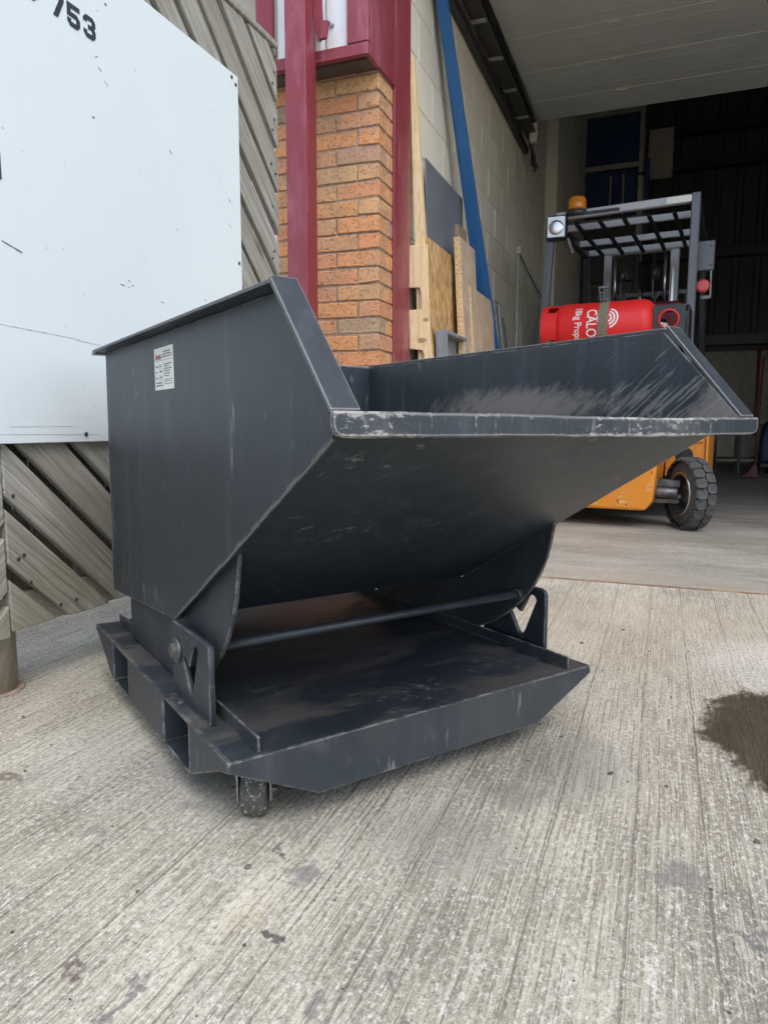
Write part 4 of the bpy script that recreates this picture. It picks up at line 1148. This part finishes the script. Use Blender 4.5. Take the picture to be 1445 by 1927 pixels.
# rear wheels, steered
def big_wheel(x, y, r, w, rz, lugs=21, name='wheel'):
    wh_ = empty(name, (x, y, r), rz); wh_.parent = FK
    MB().lathe((-w / 2, 0, 0), (w / 2, 0, 0), [(0, r * .56), (.004, r * .62), (.012, r * .80), (.03, r * .93), (w * .5, r * .945), (w - .03, r * .93), (w - .012, r * .80), (w - .004, r * .62), (w, r * .56)], 40, False).build('tyre', M['rubber'], wh_)
    tread = MB()
    for k in range(lugs):
        for s_ in (-1, 1):
            a = 2 * math.pi * (k + (0.5 if s_ > 0 else 0)) / lugs
            Mr = Matrix.Rotation(a, 4, 'X')
            hw = math.pi * r / lugs * 1.06
            pts = [(s_ * w * .02, -hw * .55), (s_ * w * .13, -hw * .86), (s_ * w * .37, -hw * .86), (s_ * w * .49, -hw * .55), (s_ * w * .49, hw * .55), (s_ * w * .37, hw * .86), (s_ * w * .13, hw * .86), (s_ * w * .02, hw * .55)]
            if s_ < 0: pts = pts[::-1]
            n = len(tread.v)
            def rad(p, top):
                e = abs(p[0]) / (w / 2)
                return (r * (1.0 - .05 * max(0, e - .7) / .3)) if top else r * .90
            va = [Mr @ Vector((p[0] * 1.03, p[1], rad(p, False))) for p in pts] + [Mr @ Vector((p[0] * .97, p[1] * .95, rad(p, True))) for p in pts]
            fa = [tuple(range(8, 16))] + [(i, (i + 1) % 8, (i + 1) % 8 + 8, i + 8) for i in range(8)]
            tread.add(va, fa)
    tread.build('tread', M['rubber'], wh_)
    MB().lathe((-w * .42, 0, 0), (w * .42, 0, 0), [(0, r * .57), (.004, r * .575), (.010, r * .53), (.05, r * .50), (w * .5, r * .46), (w * .56, r * .20), (w * .84, r * .18)], 32, False).build('rim', M['steel'], wh_)
    MB().lathe((-w * .5 - .001, 0, 0), (0, 0, 0), [(.006, r * .53), (.0, r * .54), (-.002, r * .57), (.0, r * .595), (.004, r * .60)], 32, False).build('rim_ring', M['chrome'], wh_)
    MB().lathe((-w * .2, 0, 0), (w * .2, 0, 0), [(0, .03), (0, .055), (.05, .06), (w * .4, .06)], 20, True).build('hub', M['steel'], wh_)
    return wh_
big_wheel(.520, -.345, .222, .126, R(31))
big_wheel(-.520, -.345, .222, .126, R(31))
big_wheel(.50, 1.25, .28, .19, 0, 20); big_wheel(-.50, 1.25, .28, .19, 0, 20)
ax = MB()
ax.box(-.47, .47, -.32, -.22, .255, .30); ax.box(-.47, .47, -.33, -.20, .155, .185)
ax.cyl((-.45, -.36, .225), (.45, -.36, .225), .022, None, 14)
ax.cyl((.30, -.36, .225), (.46, -.36, .225), .032, None, 14)
ax.box(.36, .46, -.30, -.24, .17, .27); ax.box(.40, .48, -.37, -.33, .19, .215)
ax.build('steer_axle', M['steel'], FK, .004)
# overhead guard
GT = 2.03
gd = empty('overhead_guard', (0, 0, 0)); gd.parent = FK
MB().bar((.452, -.02, 1.0), (.452, .0, GT + .045), .052, .06, (0, 1, 0)).build('rear_leg', M['guard'], gd, .006)
MB().bar((-.50, -.02, 1.0), (-.452, .0, GT - .02), .052, .06, (0, 1, 0)).build('rear_leg', M['guard'], gd, .006)
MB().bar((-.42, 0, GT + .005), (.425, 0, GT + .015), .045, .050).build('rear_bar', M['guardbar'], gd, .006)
MB().box(.28, .44, -.0262, -.0228, GT - .006, GT + .032).build('sticker', M['label'], gd)
for s_ in (-1, 1):
    MB().bar((s_ * .455, .03, GT), (s_ * .44, 1.12, GT - .01), .05, .05).build('side_bar', M['blackpaint'], gd, .006)
    MB().bar((s_ * .44, 1.12, GT - .03), (s_ * .46, 1.40, 1.0), .05, .055, (0, 1, 0)).build('front_leg', M['blackpaint'], gd, .006)
for y in (.30, .78, 1.12):
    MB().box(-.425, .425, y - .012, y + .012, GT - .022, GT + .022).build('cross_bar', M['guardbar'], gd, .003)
for k in range(5):
    x = -.30 + k * .155
    MB().box(x - .011, x + .011, .06, 1.08, GT - .048, GT - .0225).build('roof_bar', M['matteblack'], gd, .003)
# mast
mt = empty('mast', (-.065, 1.55, 0)); mt.parent = FK
for s_ in (-1, 1):
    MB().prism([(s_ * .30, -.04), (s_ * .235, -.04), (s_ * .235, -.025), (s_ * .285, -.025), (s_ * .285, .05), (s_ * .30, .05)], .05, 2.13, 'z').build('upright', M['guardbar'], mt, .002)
    MB().prism([(s_ * .228, -.02), (s_ * .19, -.02), (s_ * .19, .06), (s_ * .228, .06)], .08, 1.45, 'z').build('inner_upright', M['blackpaint'], mt, .002)
    MB().cyl((s_ * .20, -.06, .2), (s_ * .20, -.06, 1.62), .026, None, 14).build('lift_cylinder', M['blackpaint'], mt)
    MB().cyl((s_ * .20, -.06, 1.62), (s_ * .20, -.06, 2.07), .014, None, 12).build('ram', M['chrome'], mt)
    MB().tube([(s_ * .13 + .025 * math.cos(a * .5236), -.05, 1.88 + .07 * math.sin(a * .5236) - (.12 if a > 6 else 0)) for a in range(13)], .006, 6).build('hose', M['steel'], mt)
    MB().tube([(s_ * .13, -.05, 1.75), (s_ * .12, -.05, 1.4), (s_ * .14, -.05, 1.0)], .011, 6).build('chain', M['blackpaint'], mt)
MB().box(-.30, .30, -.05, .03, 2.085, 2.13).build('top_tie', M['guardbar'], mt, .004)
MB().box(-.02, .05, -.0525, -.0495, 2.093, 2.118).build('sticker', M['label'], mt)
MB().box(-.30, .30, .04, .07, 1.48, 1.55).build('mid_tie', M['guard'], mt, .004)
MB().box(.06, .30, -.07, -.045, 1.55, 1.62).build('bracket', M['guard'], mt, .003)
MB().box(-.19, .19, -.03, .0, 1.62, 1.67).build('cross_tie', M['guard'], mt, .003)
MB().cyl((0, .02, .3), (0, .02, 1.60), .035, None, 16).build('centre_cylinder', M['blackpaint'], mt)
MB().cyl((0, .02, 1.60), (0, .02, 1.80), .018, None, 12).build('centre_ram', M['chrome'], mt)
for x in (-.36, -.18, 0, .18, .36): MB().box(x - .012, x + .012, .13, .155, .78, 1.75).build('backrest_bar', M['blackpaint'], mt, .002)
MB().box(-.38, .38, .13, .155, 1.751, 1.785).build('backrest_rail', M['guard'], mt, .002)
for s_ in (-1, 1):
    MB().tube([(s_ * .10, -.06, 1.62), (s_ * .075, -.075, 1.5), (s_ * .085, -.07, 1.3), (s_ * .16, -.06, 1.1)], .009, 8).build('hydraulic_hose', M['blackpaint'], mt)
    MB().box(s_ * .262 - .008, s_ * .262 + .008, -.05, -.041, 1.40, 1.95).build('wear_strip', M['chrome'], mt)
    MB().lathe((s_ * .13 - .012, -.05, 1.90), (s_ * .13 + .012, -.05, 1.90), [(0, .045), (.004, .05), (.008, .042), (.016, .042), (.020, .05), (.024, .045)], 18).build('chain_wheel', M['steel'], mt)
MB().box(-.44, .44, .08, .12, .3, .36).box(-.44, .44, .08, .12, .72, .78).build('carriage', M['blackpaint'], mt)
for s_ in (-.25, .25):
    MB().box(s_ - .05, s_ + .05, .12, .16, .06, .78).box(s_ - .05, s_ + .05, .16, 1.15, .06, .10).build('fork_arm', M['blackpaint'], mt, .005)
# work lamp
wl = empty('work_lamp', (-.405, -.055, 1.955), R(6)); wl.parent = FK; wl.scale = (1.35, 1.35, 1.35)
MB().box(-.052, .052, -.012, .05, -.06, .06).build('housing', M['blackpaint'], wl, .018, 3)
MB().box(-.043, .043, -.018, -.0125, -.05, .05).build('lens', M['lens'], wl, .012, 3)
MB().lathe((0, -.0182, -.004), (0, -.024, -.004), [(0, .036), (.002, .035), (.004, .026), (.006, .010)], 24).build('reflector', M['chrome'], wl)
MB().bar((.05, .03, -.05), (.075, .05, -.12), .014, .014).build('bracket', M['steel'], wl)
# beacon
bc = empty('beacon', (-.285, 0.01, GT - .005)); bc.parent = FK; bc.scale = (1.4, 1.4, 1.3)
MB().lathe((0, 0, 0), (0, 0, .03), [(0, .056), (.02, .056), (.028, .05), (.03, .044)], 20).build('base', M['blackpaint'], bc)
MB().lathe((0, 0, .0302), (0, 0, .11), [(0, .041), (.012, .043), (.055, .041), (.065, .034), (.068, .02)], 20).build('dome', M['amber'], bc)
MB().box(.04, .20, -.035, .03, .0, .012).build('bracket', M['blackpaint'], bc, .002)
# rear side unit with red lamp
su = empty('tail_lamp_unit', (.478, .10, 1.62)); su.parent = FK
MB().box(-.015, .09, 0, .05, -.0, .185).build('control_box', M['guard'], su, .006)
MB().lathe((.03, -.01, -.095), (.03, .05, -.095), [(0, .03), (.006, .042), (.03, .042), (.05, .03)], 16).build('lamp', M['redlens'], su)
MB().bar((.075, .02, .0), (.078, .02, -.17), .01, .02, (0, 1, 0)).bar((.02, .02, -.165), (.078, .02, -.165), .01, .02).build('lamp_bracket', M['steel'], su)
for z in (.03, .15): MB().lathe((.07, -.001, z), (.07, -.004, z), [(0, .006), (.003, .004)], 8).build('screw', M['blackpaint'], su)
MB().bar((-.03, .03, .12), (-.014, .03, .12), .02, .02).build('arm', M['blackpaint'], su)

# ------------------------------------------------------------------ gas cylinder on the truck
GCZ, GCR, GCY = 1.255, 0.157, -0.24
gc = empty('gas_cylinder', (-0.32, 5.07, 0), R(-5.5), 'red gas cylinder with white lettering strapped across the forklift tail', 'gas cylinder')
x0c, x1c = -.349, .282
MB().lathe((x0c, GCY, GCZ), (x1c, GCY, GCZ), [(0, .07), (.008, .105), (.03, .140), (.06, .154), (.075, GCR), (.30, GCR), (.305, GCR + .001), (.31, GCR), (.55, GCR), (.566, .1545), (.591, .142), (.613, .118), (.626, .08), (.631, .045)], 48).build('body', M['lpg'], gc)
ring = MB()
nseg = 48
for k in range(nseg):
    a0, a1 = 2 * math.pi * k / nseg, 2 * math.pi * (k + 1) / nseg
    cut = (k % 12) in (4, 5, 6)
    xa = x0c - .060; xb = x0c + .04 if not cut else x0c - .022
    pts = []
    for r_ in (.148, .152):
        for a in (a0, a1):
            for x in (xa, xb):
                pts.append((x, GCY + r_ * math.cos(a), GCZ + r_ * math.sin(a)))
    ring.add(pts, [(0, 1, 3, 2), (4, 6, 7, 5), (0, 4, 5, 1), (2, 3, 7, 6), (0, 2, 6, 4), (1, 5, 7, 3)])
ring.build('foot_ring', M['lpg'], gc)
# valve shroud
MB().cyl((x1c - .005, GCY, GCZ), (x1c + .05, GCY, GCZ), .028, None, 16).build('valve', M['chrome'], gc)
MB().lathe((.358, GCY - .10, GCZ + .012), (.358, GCY - .120, GCZ + .012), [(0, .050), (.0, .061), (.020, .061), (.020, .053)], 24, False).build('shroud_ring', M['lpg'], gc)
cradle = MB()
cradle.box(x1c + .005, x1c + .185, GCY - .10, GCY + .12, GCZ + .085, GCZ + .095)
cradle.box(x1c + .178, x1c + .188, GCY - .10, GCY + .12, GCZ - .17, GCZ + .084)
cradle.build('bracket', M['blackpaint'], gc, .003)
hole = [( .062 * math.cos(2 * math.pi * k / 24), .062 * math.sin(2 * math.pi * k / 24)) for k in range(24)]
me_sh = plate_mesh('valve_guard', [[(-.088, -.16), (.092, -.16), (.092, .085), (-.088, .085)], hole], .006)
Mx = Matrix(((1, 0, 0), (0, 0, -1), (0, 1, 0))).to_4x4(); Mx.translation = (.358, GCY - .106, GCZ + .012)
link('valve_guard', me_sh, M['blackpaint'], gc, Mx)
MB().lathe((.335, GCY - .06, GCZ - .02), (.335, GCY - .10, GCZ - .02), [(0, .016), (.03, .016), (.04, .011)], 12).build('valve_cap', M['conduit'], gc)
# lettering wrapped on the cylinder; reads when the cylinder stands upright (its left end down)
def wrap(me, name, x_start, th0, s=1.0, mat='white', sx=1.0):
    # text +x runs round the cylinder (downwards on the face towards us), text +y runs along +x
    for vtx in me.vertices:
        tx, ty = vtx.co.x * s * sx, vtx.co.y * s
        th = th0 - tx / GCR
        vtx.co = (x_start + ty, GCY - (GCR + .0015) * math.cos(th), GCZ + (GCR + .0015) * math.sin(th))
    me.update()
    return link(name, me, M[mat], gc)
wrap(text_mesh('CALOR', .086), 'lettering', -.117, R(38), sx=.78)
wrap(text_mesh('18kg Propane', .060), 'lettering', -.190, R(46), sx=.80)
lg = MB()
def arcband(cx_, cy_, r0, r1, a0, a1, n=20):
    pts = []
    for k in range(n + 1):
        a = a0 + (a1 - a0) * k / n
        pts.append((cx_ + r0 * math.cos(a), cy_ + r0 * math.sin(a), 0)); pts.append((cx_ + r1 * math.cos(a), cy_ + r1 * math.sin(a), 0))
    lg.add(pts, [(2 * k, 2 * k + 1, 2 * k + 3, 2 * k + 2) for k in range(n)])
for s_ in (0, 1):
    for r0, r1 in ((.020, .032), (.042, .054), (.064, .076)):
        arcband(0, .0, r0, r1, R(25 + 180 * s_ - 10), R(155 + 180 * s_ + 10))
wrap(lg.mesh('logo'), 'logo', .008, R(14), .86)
# strap with buckle
stp = MB()
pts = []
for k in range(33):
    a = R(-60 + k * 6.5)
    pts.append((GCY - (GCR + .004) * math.cos(a), GCZ + (GCR + .004) * math.sin(a)))
for i in range(len(pts) - 1):
    (ya, za), (yb, zb_) = pts[i], pts[i + 1]
    stp.add([(-.050, ya, za), (.010, ya, za), (.010, yb, zb_), (-.050, yb, zb_)], [(0, 1, 2, 3)], True)
stp.build('strap', M['strap'], gc)
bk_ = MB()
bk_.box(-.072, .004, GCY - .05, GCY - .035, GCZ + .235, GCZ + .247)
for x in (-.068, -.002): bk_.bar((x, GCY - .045, GCZ + .24), (x * .6 - .014, GCY - .06, GCZ + .155), .007, .012)
for z in (.165, .185, .205): bk_.box(-.062, -.006, GCY - .058, GCY - .048, GCZ + z, GCZ + z + .006)
bk_.build('buckle', M['steel'], gc)

# ================================================================== dim back of the warehouse
rk = empty('blue_rack', (-0.78, 10.2, 0), 0, 'tall dark blue panelled rack with cream frame behind the forklift', 'rack')
T = None
for x in (-.40, .33):
    for y in (0, .8):
        MB().box(x, x + .06, y, y + .06, 0, 2.94).build('lower_upright', M['darkmetal'], rk, .003)
        MB().box(x, x + .06, y, y + .06, 2.941, 4.72).build('upright', M['beigeframe'], rk, .003)
for z in (1.2, 2.55, 3.30, 3.98, 4.66):
    MB().box(-.339, .329, .005, .05, z, z + .06).build('beam', M['beigeframe'] if z > 3 else M['darkmetal'], rk, .003)
for z0, z1 in ((.1, 1.2), (1.27, 2.54), (2.62, 3.29), (3.37, 3.97), (4.05, 4.65)):
    MB().box(-.335, .325, .06, .09, z0, z1).build('panel', M['blueD'] if z0 > 3 else M['darkmetal'], rk, .003)
for x in (-.02, .14):
    MB().box(x, x + .02, .0, .058, 3.40, 3.90).build('slat', M['beigeframe'], rk, .002)
MB().box(.41, .47, -.02, .04, 3.1, 4.05).build('blue_post', M['blueD'], rk, .003)
MB().box(.24, .41, .0, .04, 3.86, 3.90).build('blue_rail', M['blueD'], rk, .003)
wb = empty('wall_board', (-0.22, 10.6, 0), 0, 'pale board standing high beside the blue rack', 'board')
MB().box(-.13, .18, 0, .05, 3.92, 4.55).build('face', M['beigeframe'], wb, .004)
MB().box(-.02, .03, .051, .09, 0, 4.5).build('support', M['darkmetal'], wb, .004)
# clutter at the far right: bench, broom, drum, covered trolley
bn = empty('work_bench', (1.05, 10.6, 0), 0, 'low pale shelf frame against the far wall', 'bench')
MB().box(-.40, .25, 0, .5, .62, .66).build('top', M['darkmetal'], bn, .004)
MB().box(-.40, .25, .02, .48, .16, .19).build('shelf', M['beigeframe'], bn, .004)
MB().box(-.40, .25, .49, .51, .2, .5).build('back', M['beigeframe'], bn, .004)
for x in (-.39, -.1, .21):
    for y in (.02, .45): MB().box(x, x + .035, y, y + .035, 0, .62).build('leg', M['darkmetal'], bn, .002)
pf = empty('pipe_frame', (1.72, 12.4, 0), 0, 'thin red pipe frame standing before the back wall', 'frame')
for x in (-.40, .0): MB().cyl((x, 0, 0), (x, 0, 1.80), .025, None, 10).build('upright', M['broom'], pf)
MB().cyl((-.40, 0, 1.80), (.0, 0, 1.80), .025, None, 10).build('top_rail', M['broom'], pf)
br = empty('broom', (1.02, 9.6, 0), 0, 'red broom standing upright in the dim warehouse', 'broom')
MB().cyl((.03, 0, .10), (.08, .25, 1.45), .014, None, 10).build('handle', M['broom'], br)
MB().prism([(-.13, .02), (.07, .02), (.06, .10), (.045, .17), (.01, .17), (-.03, .09)], -.03, .03, 'y').build('head', M['broom'], br, .004)
gdm = empty('green_drum', (1.52, 10.2, 0), 0, 'small green drum on the floor at the far right', 'drum')
MB().lathe((0, 0, 0), (0, 0, .5), [(0, .13), (.01, .14), (.15, .14), (.16, .147), (.17, .14), (.33, .14), (.34, .147), (.35, .14), (.42, .14), (.44, .10), (.46, .05), (.48, .05)], 24).build('body', M['green'], gdm)
tl = empty('covered_trolley', (1.28, 10.3, 0), 0, 'dark trolley draped with a blue cover near the drum', 'trolley')
MB().box(-.10, .12, 0, .3, .10, .16).build('tray', M['darkmetal'], tl, .01)
for x in (-.07, .09): MB().lathe((x - .01, .05, .05), (x + .01, .05, .05), [(0, .05), (.02, .05)], 14).build('wheel', M['rubber'], tl)
cv = MB().prism([(-.10, .162), (.12, .162), (.11, .42), (.05, .66), (-.03, .70), (-.08, .5)], 0.02, .28, 'y')
cv.build('cover', M['blueD'], tl, .03, 2)
ct = empty('tool_cart', (1.75, 10.5, 0), 0, 'dark tool cart with a sloping handle at the right edge', 'cart')
MB().box(-.14, .2, 0, .35, .15, .55).build('body', M['darkmetal'], ct, .02)
MB().tube([(-.16, .1, .5), (-.05, .1, .68), (.25, .1, .85)], .02, 8).build('handle', M['darkmetal'], ct)
for x in (-.08, .14): MB().lathe((x - .015, .06, .075), (x + .015, .06, .075), [(0, .075), (.03, .075)], 16).build('wheel', M['rubber'], ct)
